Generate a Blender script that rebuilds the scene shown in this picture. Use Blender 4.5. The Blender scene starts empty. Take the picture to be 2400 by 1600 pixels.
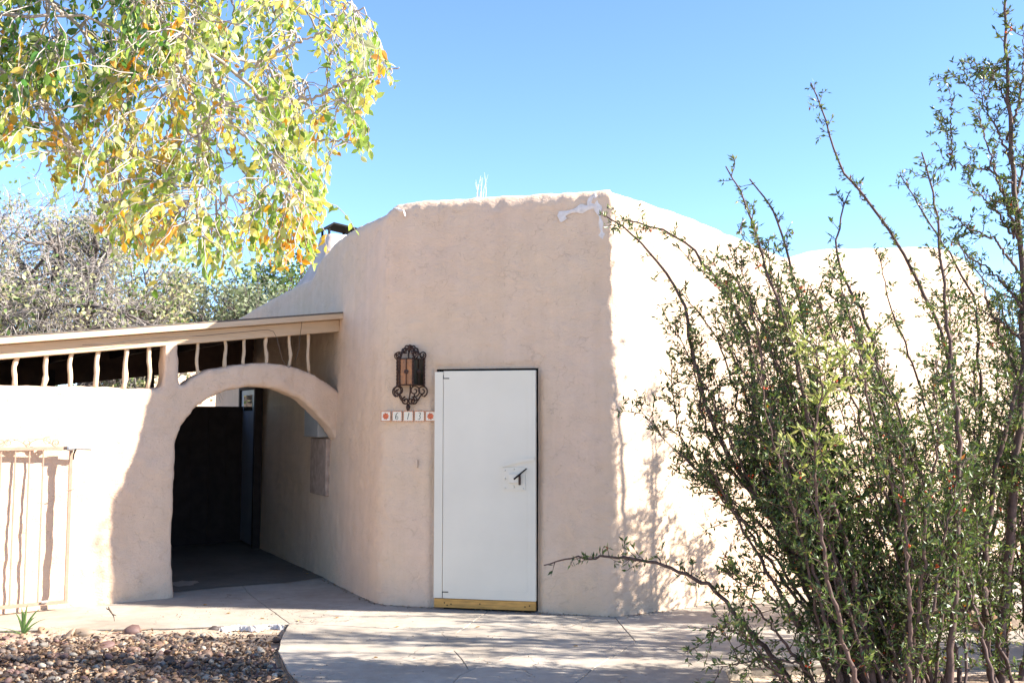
import bpy, bmesh, math, random
import numpy as np
from mathutils import Vector, Matrix, noise
from mathutils.geometry import tessellate_polygon

random.seed(7)
RNG = np.random.default_rng(7)
sc = bpy.context.scene
COL = sc.collection
R = math.radians

# ------------------------------------------------------------------ camera
EYE = 1.65
PITCH = math.atan(185 / 2400)
cd = bpy.data.cameras.new('camera')
cd.sensor_width = 36.0
cd.lens = 36.0
cd.clip_start = 0.05
cd.clip_end = 2000
cam = bpy.data.objects.new('camera', cd)
cam.location = (0, 0, EYE)
cam.rotation_euler = (math.pi / 2 + PITCH, 0, 0)
COL.objects.link(cam)
sc.camera = cam

# ------------------------------------------------------------------ sky, sun, exposure
SUN_AZ = math.atan2(0.9925, -0.122)      # from +Y towards +X
SUN_EL = R(31)
w = bpy.data.worlds.new('World')
sc.world = w
w.use_nodes = True
nt = w.node_tree
bg = nt.nodes['Background']
sky = nt.nodes.new('ShaderNodeTexSky')
sky.sky_type = 'NISHITA'
sky.sun_disc = False
sky.sun_elevation = SUN_EL
sky.sun_rotation = SUN_AZ
sky.altitude = 2500
sky.air_density = 0.92
sky.dust_density = 0.2
sky.ozone_density = 4.5
nt.links.new(sky.outputs[0], bg.inputs[0])
bg.inputs[1].default_value = 0.107

sd = bpy.data.lights.new('sun', 'SUN')
sd.energy = 4.7
sd.angle = R(0.53)
sd.color = (1.0, 0.92, 0.81)
sun = bpy.data.objects.new('sun', sd)
sv = Vector((math.sin(SUN_AZ) * math.cos(SUN_EL), math.cos(SUN_AZ) * math.cos(SUN_EL), math.sin(SUN_EL)))
sun.rotation_euler = (-sv).to_track_quat('-Z', 'Y').to_euler()
sun.location = sv * 30
COL.objects.link(sun)

vs = sc.view_settings
vs.view_transform = 'Standard'
vs.look = 'None'
vs.gamma = 1.0
vs.use_curve_mapping = False
vs.exposure = 1.98
sc.cycles.max_bounces = 8
sc.cycles.transparent_max_bounces = 8

# ------------------------------------------------------------------ layout helpers (photo pixel -> place on a real surface)
K = 2400 / 2352.0
CP, SP = math.cos(PITCH), math.sin(PITCH)


def ray(px, py):
    x = (px - 1200) / 2400
    y = (800 - py) / 2400
    return np.array([x, CP - y * SP, SP + y * CP])


def ground(px, py, z=0.0):
    d = ray(px, py)
    t = (z - EYE) / d[2]
    return np.array([0, 0, EYE]) + d * t


def at(px, py, dep):
    d = ray(px, py)
    return np.array([0, 0, EYE]) + d * (dep / d[1])


def onwall(px, py, A, ang):
    d = ray(px, py)
    n = (-math.sin(ang), math.cos(ang))
    t = (n[0] * A[0] + n[1] * A[1]) / (n[0] * d[0] + n[1] * d[1])
    return np.array([0, 0, EYE]) + d * t


def topix(p):
    p = np.asarray(p)
    X, Y, Z = p[..., 0], p[..., 1], p[..., 2] - EYE
    dep = Y * CP + Z * SP
    up = -Y * SP + Z * CP
    return 1200 + 2400 * X / dep, 800 - 2400 * up / dep


# ------------------------------------------------------------------ mesh helpers
class MB:
    def __init__(self):
        self.v = []
        self.f = []
        self.c = []
        self.n = 0

    def add(self, verts, faces, col=None):
        o = self.n
        self.v.extend([tuple(map(float, p)) for p in verts])
        self.f.extend([tuple(i + o for i in f) for f in faces])
        self.n += len(verts)
        if col is not None:
            self.c.extend([col] * len(verts))

    def box(self, c, s, rz=0.0, col=None, bev=0.0):
        hx, hy, hz = s[0] / 2, s[1] / 2, s[2] / 2
        cs, sn = math.cos(rz), math.sin(rz)
        V = []
        for z in (-hz, hz):
            for x, y in ((-hx, -hy), (hx, -hy), (hx, hy), (-hx, hy)):
                V.append((c[0] + x * cs - y * sn, c[1] + x * sn + y * cs, c[2] + z))
        self.add(V, [(3, 2, 1, 0), (4, 5, 6, 7), (0, 1, 5, 4), (1, 2, 6, 5), (2, 3, 7, 6), (3, 0, 4, 7)], col)

    def tube(self, pts, rad, sides=6, col=None, cap=True):
        P = [np.asarray(p, float) for p in pts]
        n = len(P)
        if not hasattr(rad, '__len__'):
            rad = [rad] * n
        V, Fc = [], []
        up = np.array([0.13, 0.21, 0.97])
        prev = None
        for i in range(n):
            a = P[max(i - 1, 0)]
            b = P[min(i + 1, n - 1)]
            d = b - a
            L = np.linalg.norm(d)
            d = d / L if L > 1e-9 else np.array([0, 0, 1.0])
            if prev is None:
                e = np.cross(d, up)
                if np.linalg.norm(e) < 1e-3:
                    e = np.cross(d, np.array([1.0, 0, 0]))
            else:
                e = prev - d * np.dot(prev, d)
                if np.linalg.norm(e) < 1e-6:
                    e = np.cross(d, up)
            e = e / np.linalg.norm(e)
            prev = e
            g = np.cross(d, e)
            for k in range(sides):
                t = 2 * math.pi * k / sides
                V.append(P[i] + rad[i] * (math.cos(t) * e + math.sin(t) * g))
        for i in range(n - 1):
            for k in range(sides):
                k2 = (k + 1) % sides
                Fc.append((i * sides + k, i * sides + k2, (i + 1) * sides + k2, (i + 1) * sides + k))
        if cap:
            Fc.append(tuple(range(sides - 1, -1, -1)))
            Fc.append(tuple((n - 1) * sides + k for k in range(sides)))
        self.add(V, Fc, col)

    def build(self, name, mat, parent=None, base=None, smooth=False, bevel=0.0):
        me = bpy.data.meshes.new(name)
        me.from_pydata(self.v, [], self.f)
        if self.c and len(self.c) == len(self.v):
            ca = me.color_attributes.new('Col', 'FLOAT_COLOR', 'POINT')
            arr = np.ones((len(self.c), 4), np.float32)
            arr[:, :3] = np.array(self.c, np.float32)[:, :3]
            ca.data.foreach_set('color', arr.ravel())
        me.validate()
        return finish(name, me, mat, parent, base, smooth, bevel)


def finish(name, me, mat, parent=None, base=None, smooth=False, bevel=0.0):
    if mat is not None:
        me.materials.append(mat)
    if smooth:
        me.polygons.foreach_set('use_smooth', [True] * len(me.polygons))
    o = bpy.data.objects.new(name, me)
    COL.objects.link(o)
    if parent is not None:
        o.parent = parent
        if base is not None:
            o.matrix_parent_inverse = Matrix.Translation(-Vector(base))
    if bevel > 0:
        m = o.modifiers.new('bevel', 'BEVEL')
        m.width = bevel
        m.segments = 2
        m.limit_method = 'ANGLE'
    return o


def np_mesh(name, verts, faces_flat, counts, mat, cols=None, parent=None, base=None, smooth=False):
    """verts (n,3); faces_flat int array of loop vertex ids; counts loops per face"""
    me = bpy.data.meshes.new(name)
    me.vertices.add(len(verts))
    me.vertices.foreach_set('co', np.asarray(verts, np.float32).ravel())
    me.loops.add(len(faces_flat))
    me.loops.foreach_set('vertex_index', np.asarray(faces_flat, np.int32))
    me.polygons.add(len(counts))
    starts = np.concatenate([[0], np.cumsum(counts)[:-1]]).astype(np.int32)
    me.polygons.foreach_set('loop_start', starts)
    me.polygons.foreach_set('loop_total', np.asarray(counts, np.int32))
    if cols is not None:
        ca = me.color_attributes.new('Col', 'FLOAT_COLOR', 'POINT')
        arr = np.ones((len(verts), 4), np.float32)
        arr[:, :3] = cols
        ca.data.foreach_set('color', arr.ravel())
    me.update(calc_edges=True)
    return finish(name, me, mat, parent, base, smooth)


def tag(o, label=None, cat=None, group=None, kind=None):
    if label:
        o['label'] = label
    if cat:
        o['category'] = cat
    if group:
        o['group'] = group
    if kind:
        o['kind'] = kind
    return o


def empty(name, loc=(0, 0, 0), rz=0.0):
    o = bpy.data.objects.new(name, None)
    o.location = loc
    o.rotation_euler = (0, 0, rz)
    o.empty_display_size = 0.1
    COL.objects.link(o)
    return o


def fbm(p, s, o=3):
    return noise.fractal(Vector((p[0] * s, p[1] * s, p[2] * s)), 1.0, 2.0, o)


def vnoise(P, seed=0):
    """smooth value noise in -1..1 for an (n,3) array"""
    I = np.floor(P).astype(np.int64)
    f = P - I
    f = f * f * f * (f * (f * 6 - 15) + 10)

    def h(dx, dy, dz):
        n = (I[:, 0] + dx) * 374761393 + (I[:, 1] + dy) * 668265263 + (I[:, 2] + dz) * 2147483647 + seed * 1274126177
        n = (n ^ (n >> 13)) * 1274126177
        n = n ^ (n >> 16)
        return ((n & 0xFFFFF) / 524287.5) - 1.0
    x, y, z = f[:, 0], f[:, 1], f[:, 2]
    a = h(0, 0, 0) * (1 - x) + h(1, 0, 0) * x
    b = h(0, 1, 0) * (1 - x) + h(1, 1, 0) * x
    c = h(0, 0, 1) * (1 - x) + h(1, 0, 1) * x
    d = h(0, 1, 1) * (1 - x) + h(1, 1, 1) * x
    return (a * (1 - y) + b * y) * (1 - z) + (c * (1 - y) + d * y) * z


def vfbm(P, s, o=3, seed=0):
    P = np.atleast_2d(np.asarray(P, float)) * s
    t = np.zeros(len(P))
    amp = 1.0
    for k in range(o):
        t += amp * vnoise(P + 17.3 * k, seed + k)
        P = P * 2.03
        amp *= 0.5
    return t


class Twigs:
    """many thin tubes made at once"""

    def __init__(self):
        self.d = {}

    def add(self, Q, r, sides=4):
        Q = np.asarray(Q, float)
        self.d.setdefault((len(Q), sides), []).append((Q, np.asarray(r, float)))

    def build(self, name, m, parent, base):
        Vs, Fs, off = [], [], 0
        for (n, sd_), lst in self.d.items():
            Q = np.stack([a for a, b in lst])
            r = np.stack([b for a, b in lst])
            d = np.gradient(Q, axis=1)
            d /= np.linalg.norm(d, axis=2, keepdims=True) + 1e-9
            e = np.cross(d, np.array([0.31, 0.52, 0.795]))
            e /= np.linalg.norm(e, axis=2, keepdims=True) + 1e-9
            g_ = np.cross(d, e)
            t = 2 * math.pi * np.arange(sd_) / sd_
            V = Q[:, :, None, :] + r[:, :, None, None] * (np.cos(t)[None, None, :, None] * e[:, :, None, :] + np.sin(t)[None, None, :, None] * g_[:, :, None, :])
            m_ = len(Q)
            i, k = np.meshgrid(np.arange(n - 1), np.arange(sd_), indexing='ij')
            k2 = (k + 1) % sd_
            F = np.stack([i * sd_ + k, i * sd_ + k2, (i + 1) * sd_ + k2, (i + 1) * sd_ + k], -1).reshape(-1, 4)
            F = (F[None] + (np.arange(m_) * n * sd_)[:, None, None]).reshape(-1, 4) + off
            Vs.append(V.reshape(-1, 3))
            Fs.append(F)
            off += m_ * n * sd_
        F = np.concatenate(Fs)
        o = np_mesh(name, np.concatenate(Vs), F.ravel(), np.full(len(F), 4), m, None, parent, base, True)
        o['kind'] = 'stuff'
        return o


# ------------------------------------------------------------------ materials
def mat(name):
    m = bpy.data.materials.new(name)
    m.use_nodes = True
    N = m.node_tree.nodes
    L = m.node_tree.links
    return m, N, L, N['Principled BSDF']


def nd(N, t, **kw):
    n = N.new(t)
    for k, v in kw.items():
        setattr(n, k, v)
    return n


def ramp(N, pts):
    r = N.new('ShaderNodeValToRGB')
    e = r.color_ramp.elements
    while len(e) < len(pts):
        e.new(0.5)
    for i, (p, c) in enumerate(pts):
        e[i].position = p
        e[i].color = (c[0], c[1], c[2], 1) if hasattr(c, '__len__') else (c, c, c, 1)
    return r


def tex_noise(N, L, co, scale, detail=4.0, rough=0.55, dist=0.0):
    n = N.new('ShaderNodeTexNoise')
    n.inputs['Scale'].default_value = scale
    n.inputs['Detail'].default_value = detail
    n.inputs['Roughness'].default_value = rough
    n.inputs['Distortion'].default_value = dist
    L.new(co, n.inputs['Vector'])
    return n


def math_n(N, L, op, a, b=None, clamp=False):
    n = N.new('ShaderNodeMath')
    n.operation = op
    n.use_clamp = clamp
    for i, x in enumerate((a, b)):
        if x is None:
            continue
        if isinstance(x, (int, float)):
            n.inputs[i].default_value = x
        else:
            L.new(x, n.inputs[i])
    return n.outputs[0]


def mixc(N, L, fac, a, b, mode='MIX'):
    n = N.new('ShaderNodeMix')
    n.data_type = 'RGBA'
    n.blend_type = mode
    for sock, x in ((n.inputs['Factor'], fac), (n.inputs['A'], a), (n.inputs['B'], b)):
        if isinstance(x, (int, float)):
            sock.default_value = x
        elif isinstance(x, tuple):
            sock.default_value = (x[0], x[1], x[2], 1)
        else:
            L.new(x, sock)
    return n.outputs['Result']


def stucco(name, c1, c2, crack=1.0, bump=0.5):
    m, N, L, B = mat(name)
    tc = N.new('ShaderNodeTexCoord')
    co = tc.outputs['Object']
    # colour drift between two paint tones, faint mottling
    big = tex_noise(N, L, co, 0.9, 3)
    mid = tex_noise(N, L, co, 7, 4)
    fine = tex_noise(N, L, co, 70, 3)
    base = mixc(N, L, ramp_out(N, L, big.outputs[0], [(0.35, 0.0), (0.65, 1.0)]), c1, c2)
    base = mixc(N, L, 0.5, base, ramp_col(N, L, mid.outputs[0], [(0.3, (0.9, 0.9, 0.9)), (0.7, (1.05, 1.04, 1.03))]), 'MULTIPLY')
    # hairline cracks and trowel marks
    wob = tex_noise(N, L, co, 9, 3)
    addv = nd(N, 'ShaderNodeVectorMath', operation='MULTIPLY_ADD')
    L.new(wob.outputs['Color'], addv.inputs[0])
    addv.inputs[1].default_value = (0.16, 0.16, 0.16)
    L.new(co, addv.inputs[2])
    lines = []
    for sc_, wd, msc, mlo, mhi in ((5.0, 0.013, 6.0, 0.57, 0.61), (10.0, 0.022, 8.0, 0.56, 0.62), (1.3, 0.0028, 0.9, 0.56, 0.6)):
        vo = nd(N, 'ShaderNodeTexVoronoi', feature='DISTANCE_TO_EDGE')
        vo.inputs['Scale'].default_value = sc_
        L.new(addv.outputs[0], vo.inputs['Vector'])
        ln = ramp_out(N, L, vo.outputs['Distance'], [(0.0, 1.0), (wd, 0.0)])
        mk = tex_noise(N, L, co, msc, 2)
        mk2 = ramp_out(N, L, mk.outputs[0], [(mlo, 0.0), (mhi, 1.0)])
        lines.append(math_n(N, L, 'MULTIPLY', ln, mk2))
    ln = math_n(N, L, 'MAXIMUM', lines[0], lines[1])
    ln = math_n(N, L, 'MAXIMUM', ln, lines[2])
    lnc = math_n(N, L, 'MULTIPLY', ln, 0.42 * crack)
    base = mixc(N, L, lnc, base, (c1[0] * 0.35, c1[1] * 0.33, c1[2] * 0.32))
    mp = N.new('ShaderNodeMapping')
    mp.inputs['Scale'].default_value = (6.0, 6.0, 0.45)
    L.new(co, mp.inputs[0])
    stk = tex_noise(N, L, mp.outputs[0], 1.0, 4, 0.6)
    base = mixc(N, L, 0.8, base, ramp_col(N, L, stk.outputs[0], [(0.3, (0.94, 0.925, 0.91)), (0.55, (1.0, 1.0, 1.0)), (0.8, (1.04, 1.04, 1.05))]), 'MULTIPLY')
    blot = tex_noise(N, L, co, 2.3, 5, 0.62)
    base = mixc(N, L, ramp_out(N, L, blot.outputs[0], [(0.55, 0.0), (0.75, 0.35)]), base, (c1[0] * 1.06, c1[1] * 1.1, c1[2] * 1.16))
    # small dark pits
    pit = nd(N, 'ShaderNodeTexVoronoi', feature='F1')
    pit.inputs['Scale'].default_value = 16
    L.new(co, pit.inputs['Vector'])
    pm = ramp_out(N, L, pit.outputs['Distance'], [(0.05, 1.0), (0.09, 0.0)])
    pk = tex_noise(N, L, co, 3.1, 2)
    pm = math_n(N, L, 'MULTIPLY', pm, ramp_out(N, L, pk.outputs[0], [(0.56, 0.0), (0.62, 0.6)]))
    base = mixc(N, L, pm, base, (c1[0] * 0.4, c1[1] * 0.38, c1[2] * 0.36))
    L.new(base, B.inputs['Base Color'])
    B.inputs['Roughness'].default_value = 0.92
    B.inputs['Specular IOR Level'].default_value = 0.15
    # relief
    mt = N.new('ShaderNodeMapping')
    mt.inputs['Scale'].default_value = (1.0, 1.0, 1.9)
    L.new(co, mt.inputs[0])
    trow = tex_noise(N, L, mt.outputs[0], 15, 5, 0.6, 1.0)
    h = math_n(N, L, 'MULTIPLY', trow.outputs[0], 0.7)
    h = math_n(N, L, 'ADD', h, math_n(N, L, 'MULTIPLY', fine.outputs[0], 0.22))
    h = math_n(N, L, 'ADD', h, math_n(N, L, 'MULTIPLY', mid.outputs[0], 0.8))
    h = math_n(N, L, 'SUBTRACT', h, math_n(N, L, 'MULTIPLY', ln, 0.2))
    b = N.new('ShaderNodeBump')
    b.inputs['Strength'].default_value = bump
    b.inputs['Distance'].default_value = 0.02
    L.new(h, b.inputs['Height'])
    L.new(b.outputs[0], B.inputs['Normal'])
    return m


def ramp_out(N, L, src, pts):
    r = ramp(N, pts)
    L.new(src, r.inputs[0])
    return r.outputs[0]


ramp_col = ramp_out


def simple(name, col, rough=0.6, metal=0.0, nscale=12, var=0.15, bump=0.1, bdist=0.004, stretch=None, spec=0.4, coord='Object'):
    m, N, L, B = mat(name)
    tc = N.new('ShaderNodeTexCoord')
    co = tc.outputs[coord]
    if stretch:
        mp = N.new('ShaderNodeMapping')
        mp.inputs['Scale'].default_value = stretch
        L.new(co, mp.inputs[0])
        co = mp.outputs[0]
    n = tex_noise(N, L, co, nscale, 5)
    lo = tuple(c * (1 - var) for c in col)
    hi = tuple(min(1, c * (1 + var)) for c in col)
    L.new(ramp_col(N, L, n.outputs[0], [(0.3, lo), (0.7, hi)]), B.inputs['Base Color'])
    B.inputs['Roughness'].default_value = rough
    B.inputs['Metallic'].default_value = metal
    B.inputs['Specular IOR Level'].default_value = spec
    if bump > 0:
        n2 = tex_noise(N, L, co, nscale * 4, 4)
        b = N.new('ShaderNodeBump')
        b.inputs['Strength'].default_value = bump
        b.inputs['Distance'].default_value = bdist
        L.new(n2.outputs[0], b.inputs['Height'])
        L.new(b.outputs[0], B.inputs['Normal'])
    return m


def leafmat(name, gloss=0.35, trans=0.4, spec=0.4):
    m, N, L, B = mat(name)
    at_ = N.new('ShaderNodeAttribute')
    at_.attribute_name = 'Col'
    L.new(at_.outputs['Color'], B.inputs['Base Color'])
    B.inputs['Roughness'].default_value = gloss
    B.inputs['Specular IOR Level'].default_value = spec
    t = N.new('ShaderNodeBsdfTranslucent')
    hs = N.new('ShaderNodeHueSaturation')
    hs.inputs['Value'].default_value = 1.5
    hs.inputs['Saturation'].default_value = 1.1
    L.new(at_.outputs['Color'], hs.inputs['Color'])
    L.new(hs.outputs[0], t.inputs['Color'])
    mx = N.new('ShaderNodeMixShader')
    mx.inputs[0].default_value = trans
    L.new(B.outputs[0], mx.inputs[1])
    L.new(t.outputs[0], mx.inputs[2])
    L.new(mx.outputs[0], N['Material Output'].inputs[0])
    return m


def colattr(name, rough=0.8, bump=0.3, nscale=60, bdist=0.004):
    m, N, L, B = mat(name)
    at_ = N.new('ShaderNodeAttribute')
    at_.attribute_name = 'Col'
    tc = N.new('ShaderNodeTexCoord')
    n = tex_noise(N, L, tc.outputs['Object'], nscale, 5)
    c = mixc(N, L, 0.6, at_.outputs['Color'], ramp_col(N, L, n.outputs[0], [(0.3, (0.65, 0.65, 0.65)), (0.7, (1.25, 1.22, 1.2))]), 'MULTIPLY')
    L.new(c, B.inputs['Base Color'])
    B.inputs['Roughness'].default_value = rough
    b = N.new('ShaderNodeBump')
    b.inputs['Strength'].default_value = bump
    b.inputs['Distance'].default_value = bdist
    L.new(n.outputs[0], b.inputs['Height'])
    L.new(b.outputs[0], B.inputs['Normal'])
    return m


def concrete(name, k=1.0):
    m, N, L, B = mat(name)
    tc = N.new('ShaderNodeTexCoord')
    co = tc.outputs['Object']
    a = tex_noise(N, L, co, 1.1, 4, 0.6, 0.4)
    b_ = tex_noise(N, L, co, 9, 5, 0.65)
    f = tex_noise(N, L, co, 120, 3, 0.7)
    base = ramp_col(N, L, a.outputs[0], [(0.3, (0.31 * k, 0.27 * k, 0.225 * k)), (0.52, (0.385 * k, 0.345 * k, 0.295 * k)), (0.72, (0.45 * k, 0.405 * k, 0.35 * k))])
    base = mixc(N, L, 0.75, base, ramp_col(N, L, b_.outputs[0], [(0.3, (0.8, 0.79, 0.78)), (0.7, (1.1, 1.09, 1.07))]), 'MULTIPLY')
    base = mixc(N, L, 0.6, base, ramp_col(N, L, f.outputs[0], [(0.25, (0.72, 0.71, 0.7)), (0.6, (1.05, 1.05, 1.05))]), 'MULTIPLY')
    # hairline cracks
    wob = tex_noise(N, L, co, 4, 4)
    addv = nd(N, 'ShaderNodeVectorMath', operation='MULTIPLY_ADD')
    L.new(wob.outputs['Color'], addv.inputs[0])
    addv.inputs[1].default_value = (0.3, 0.3, 0.3)
    L.new(co, addv.inputs[2])
    vo = nd(N, 'ShaderNodeTexVoronoi', feature='DISTANCE_TO_EDGE')
    vo.inputs['Scale'].default_value = 0.95
    L.new(addv.outputs[0], vo.inputs['Vector'])
    ln = ramp_out(N, L, vo.outputs['Distance'], [(0.0, 1.0), (0.006, 0.0)])
    mk = tex_noise(N, L, co, 0.9, 2)
    ln = math_n(N, L, 'MULTIPLY', ln, ramp_out(N, L, mk.outputs[0], [(0.5, 0.0), (0.56, 0.8)]))
    base = mixc(N, L, ln, base, (0.12, 0.1, 0.085))
    # rusty leaf stains
    st = tex_noise(N, L, co, 2.6, 3)
    base = mixc(N, L, ramp_out(N, L, st.outputs[0], [(0.6, 0.0), (0.78, 0.35)]), base, (0.3, 0.22, 0.15))
    L.new(base, B.inputs['Base Color'])
    B.inputs['Roughness'].default_value = 0.88
    B.inputs['Specular IOR Level'].default_value = 0.2
    h = math_n(N, L, 'ADD', math_n(N, L, 'MULTIPLY', f.outputs[0], 0.5), math_n(N, L, 'MULTIPLY', b_.outputs[0], 0.8))
    h = math_n(N, L, 'SUBTRACT', h, ln)
    bp = N.new('ShaderNodeBump')
    bp.inputs['Strength'].default_value = 0.45
    bp.inputs['Distance'].default_value = 0.008
    L.new(h, bp.inputs['Height'])
    L.new(bp.outputs[0], B.inputs['Normal'])
    return m


M_house = stucco('house_stucco', (0.69, 0.51, 0.38), (0.70, 0.52, 0.365), 0.42, 0.7)
M_gwall = stucco('garden_wall_stucco', (0.67, 0.49, 0.365), (0.68, 0.50, 0.355), 0.45, 0.7)
M_conc = concrete('concrete')
M_conc_shade = concrete('shade_darkened_concrete', 0.45)  # same concrete, darkened: the passage's shade is put into the colour
M_yard = simple('pale_dirt', (0.52, 0.41, 0.30), 0.95, nscale=9, var=0.3, bump=0.8, bdist=0.02)
M_soil = simple('soil', (0.24, 0.18, 0.13), 0.95, nscale=9, var=0.4, bump=0.8, bdist=0.02)
M_joint = simple('joint_dirt', (0.13, 0.10, 0.075), 0.95, nscale=40, var=0.4, bump=0.5)
M_dark = simple('dark_interior', (0.02, 0.018, 0.016), 0.9, bump=0)
M_trim = simple('beige_painted_wood', (0.56, 0.41, 0.27), 0.6, nscale=5, var=0.09, bump=0.15, stretch=(0.6, 0.6, 5))
M_stick = simple('peeled_branch', (0.58, 0.44, 0.30), 0.75, nscale=14, var=0.2, bump=0.4, stretch=(1, 1, 0.25))
M_decking = simple('dark_decking', (0.075, 0.042, 0.03), 0.8, nscale=5, var=0.4, bump=0.2)
M_roofing = simple('rolled_roofing', (0.12, 0.1, 0.085), 0.9, nscale=20, var=0.3, bump=0.3)
M_door = simple('white_enamel', (0.735, 0.67, 0.55), 0.36, nscale=1.6, var=0.05, bump=0.06, bdist=0.004)
M_steel = simple('galvanised', (0.5, 0.5, 0.5), 0.4, 0.7, nscale=20, bump=0.05)
M_board = simple('yellow_pine', (0.58, 0.30, 0.075), 0.6, nscale=6, var=0.3, bump=0.2, stretch=(1, 1, 7))
M_iron = simple('rusty_iron', (0.06, 0.03, 0.02), 0.55, 0.5, nscale=30, var=0.5, bump=0.3)
M_black = simple('black_metal', (0.012, 0.011, 0.011), 0.75, 0.0, bump=0.05, spec=0.2)
M_gate = simple('tan_painted_iron', (0.33, 0.215, 0.155), 0.55, nscale=15, var=0.12, bump=0.15)
M_amber = simple('amber_glass', (0.30, 0.10, 0.014), 0.25, nscale=25, var=0.35, bump=0.15, spec=0.5)
M_pane_shade = simple('shade_darkened_glass', (0.018, 0.014, 0.007), 0.2, nscale=25, var=0.4, bump=0.15, spec=0.5)  # near-black copy for the lantern's right pane, its shade put into the colour
M_tile = simple('ivory_glaze', (0.76, 0.68, 0.54), 0.25, nscale=20, var=0.05, bump=0.03)
M_orange = simple('orange_glaze', (0.62, 0.12, 0.035), 0.3, nscale=60, var=0.3, bump=0)
M_rim = simple('terracotta_glaze', (0.56, 0.17, 0.06), 0.35, nscale=60, var=0.2, bump=0)
M_ink = simple('dark_green_glaze', (0.03, 0.05, 0.04), 0.3, nscale=60, var=0.2, bump=0)
M_caulk = simple('white_caulk', (0.70, 0.63, 0.58), 0.7, nscale=30, var=0.12, bump=0.5, bdist=0.006)
M_chim = simple('pale_chimney_stucco', (0.50, 0.42, 0.37), 0.9, nscale=6, var=0.15, bump=0.5, bdist=0.01)
M_box = simple('grey_meter_box', (0.30, 0.295, 0.29), 0.5, nscale=10, var=0.08, bump=0.05)
M_patch = simple('bare_plaster', (0.36, 0.26, 0.20), 0.9, nscale=14, var=0.25, bump=0.4)
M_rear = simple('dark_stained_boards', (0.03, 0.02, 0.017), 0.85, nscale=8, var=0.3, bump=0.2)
M_idoor = simple('passage_door_paint', (0.30, 0.32, 0.36), 0.4, nscale=6, var=0.06, bump=0.03)
M_glass = simple('door_glass', (0.02, 0.022, 0.02), 0.03, nscale=6, var=0.05, bump=0, spec=1.0)
M_stone = colattr('river_stone', 0.62, 0.35, 45)
M_leafT = leafmat('autumn_leaf', 0.38, 0.5, 0.5)
M_leafB = leafmat('pyracantha_leaf', 0.36, 0.25, 0.4)
M_leafF = leafmat('far_leaf', 0.6, 0.3, 0.2)
M_barkT = simple('pale_grey_bark', (0.33, 0.28, 0.25), 0.85, nscale=30, var=0.3, bump=0.4)
M_barkB = simple('reddish_bark', (0.085, 0.05, 0.04), 0.75, nscale=30, var=0.4, bump=0.3)
M_barkF = simple('weathered_bark', (0.10, 0.08, 0.07), 0.9, nscale=6, var=0.4, bump=0.5)
M_twigF = simple('grey_twigs', (0.30, 0.265, 0.24), 0.9, nscale=3, var=0.2, bump=0)
M_berry = simple('red_berry', (0.55, 0.07, 0.015), 0.3, nscale=40, var=0.2, bump=0)
M_straw = simple('straw', (0.72, 0.66, 0.52), 0.7, nscale=20, var=0.1, bump=0)
M_blade = simple('iris_blade', (0.16, 0.26, 0.06), 0.45, nscale=20, var=0.25, bump=0.05)
M_foil = simple('white_plastic', (0.50, 0.48, 0.46), 0.35, nscale=20, var=0.1, bump=0.2)
M_wire = simple('wire', (0.10, 0.085, 0.075), 0.5, 0.3, bump=0)
M_dryleaf = simple('dry_leaf', (0.42, 0.24, 0.08), 0.7, nscale=50, var=0.3, bump=0)
M_twigdry = simple('dry_twig', (0.10, 0.07, 0.05), 0.85, nscale=50, var=0.3, bump=0.1)
M_litter = simple('dry_litter', (0.34, 0.22, 0.13), 0.85, nscale=30, var=0.5, bump=0)
M_redrock = simple('orange_rock', (0.45, 0.26, 0.15), 0.9, nscale=12, var=0.3, bump=0.6, bdist=0.01)

# ------------------------------------------------------------------ ground
mb = MB()
NG = 60
xs = [-600, -200, -80, -40, -25, -15] + list(np.linspace(-10, 10, 41)) + [15, 25, 40, 80, 200, 600]
ys = [-600, -200, -60, -20, -8] + list(np.linspace(-3, 22, 51)) + [30, 45, 70, 120, 250, 600]
V = []
for y in ys:
    for x in xs:
        near = max(0, 1 - max(abs(x) - 10, abs(y - 8) - 12, 0) / 5)
        V.append((x, y, -0.075 + 0.02 * near * fbm((x, y, 0), 0.8)))
nx = len(xs)
mb.add(V, [(j * nx + i, j * nx + i + 1, (j + 1) * nx + i + 1, (j + 1) * nx + i) for j in range(len(ys) - 1) for i in range(nx - 1)])
g = mb.build('ground', M_yard, smooth=True)
tag(g, 'brown dirt ground around the house', kind='structure')

# ------------------------------------------------------------------ paving slabs
paving = empty('paving')
tag(paving, 'cracked pale concrete paving in front of the house', kind='structure')


def gp(*pts):
    return [tuple(ground(x, y)[:2]) for x, y in pts]


JA = (678, 1460)
front = [(678, 1460), (814, 1466), (944, 1474), (1068, 1484), (1174, 1490), (1327, 1497), (1490, 1503)]
C2 = [(1448, 1530), (1427, 1539), (1312, 1533), (1250, 1529), (1228, 1527), (1205, 1533), (1174, 1546), (1117, 1563), (1074, 1583), (1030, 1640), (1000, 1720)]
C1 = [(661, 1542), (760, 1545), (850, 1553), (946, 1548), (1006, 1537), (1063, 1523), (1080, 1540), (1100, 1569)]
diag = [(1490, 1503), (1448, 1530), (1404, 1555), (1348, 1600), (1250, 1690)]
jr = [(1490, 1503), (1552, 1512), (1634, 1545), (1700, 1568)]
ledge = [(678, 1460), (658, 1495), (652, 1525), (661, 1542)]
ledge2 = [(661, 1542), (672, 1568), (712, 1610), (780, 1720)]
pback = gp((505, 1300))[0]
polys = []
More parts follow.
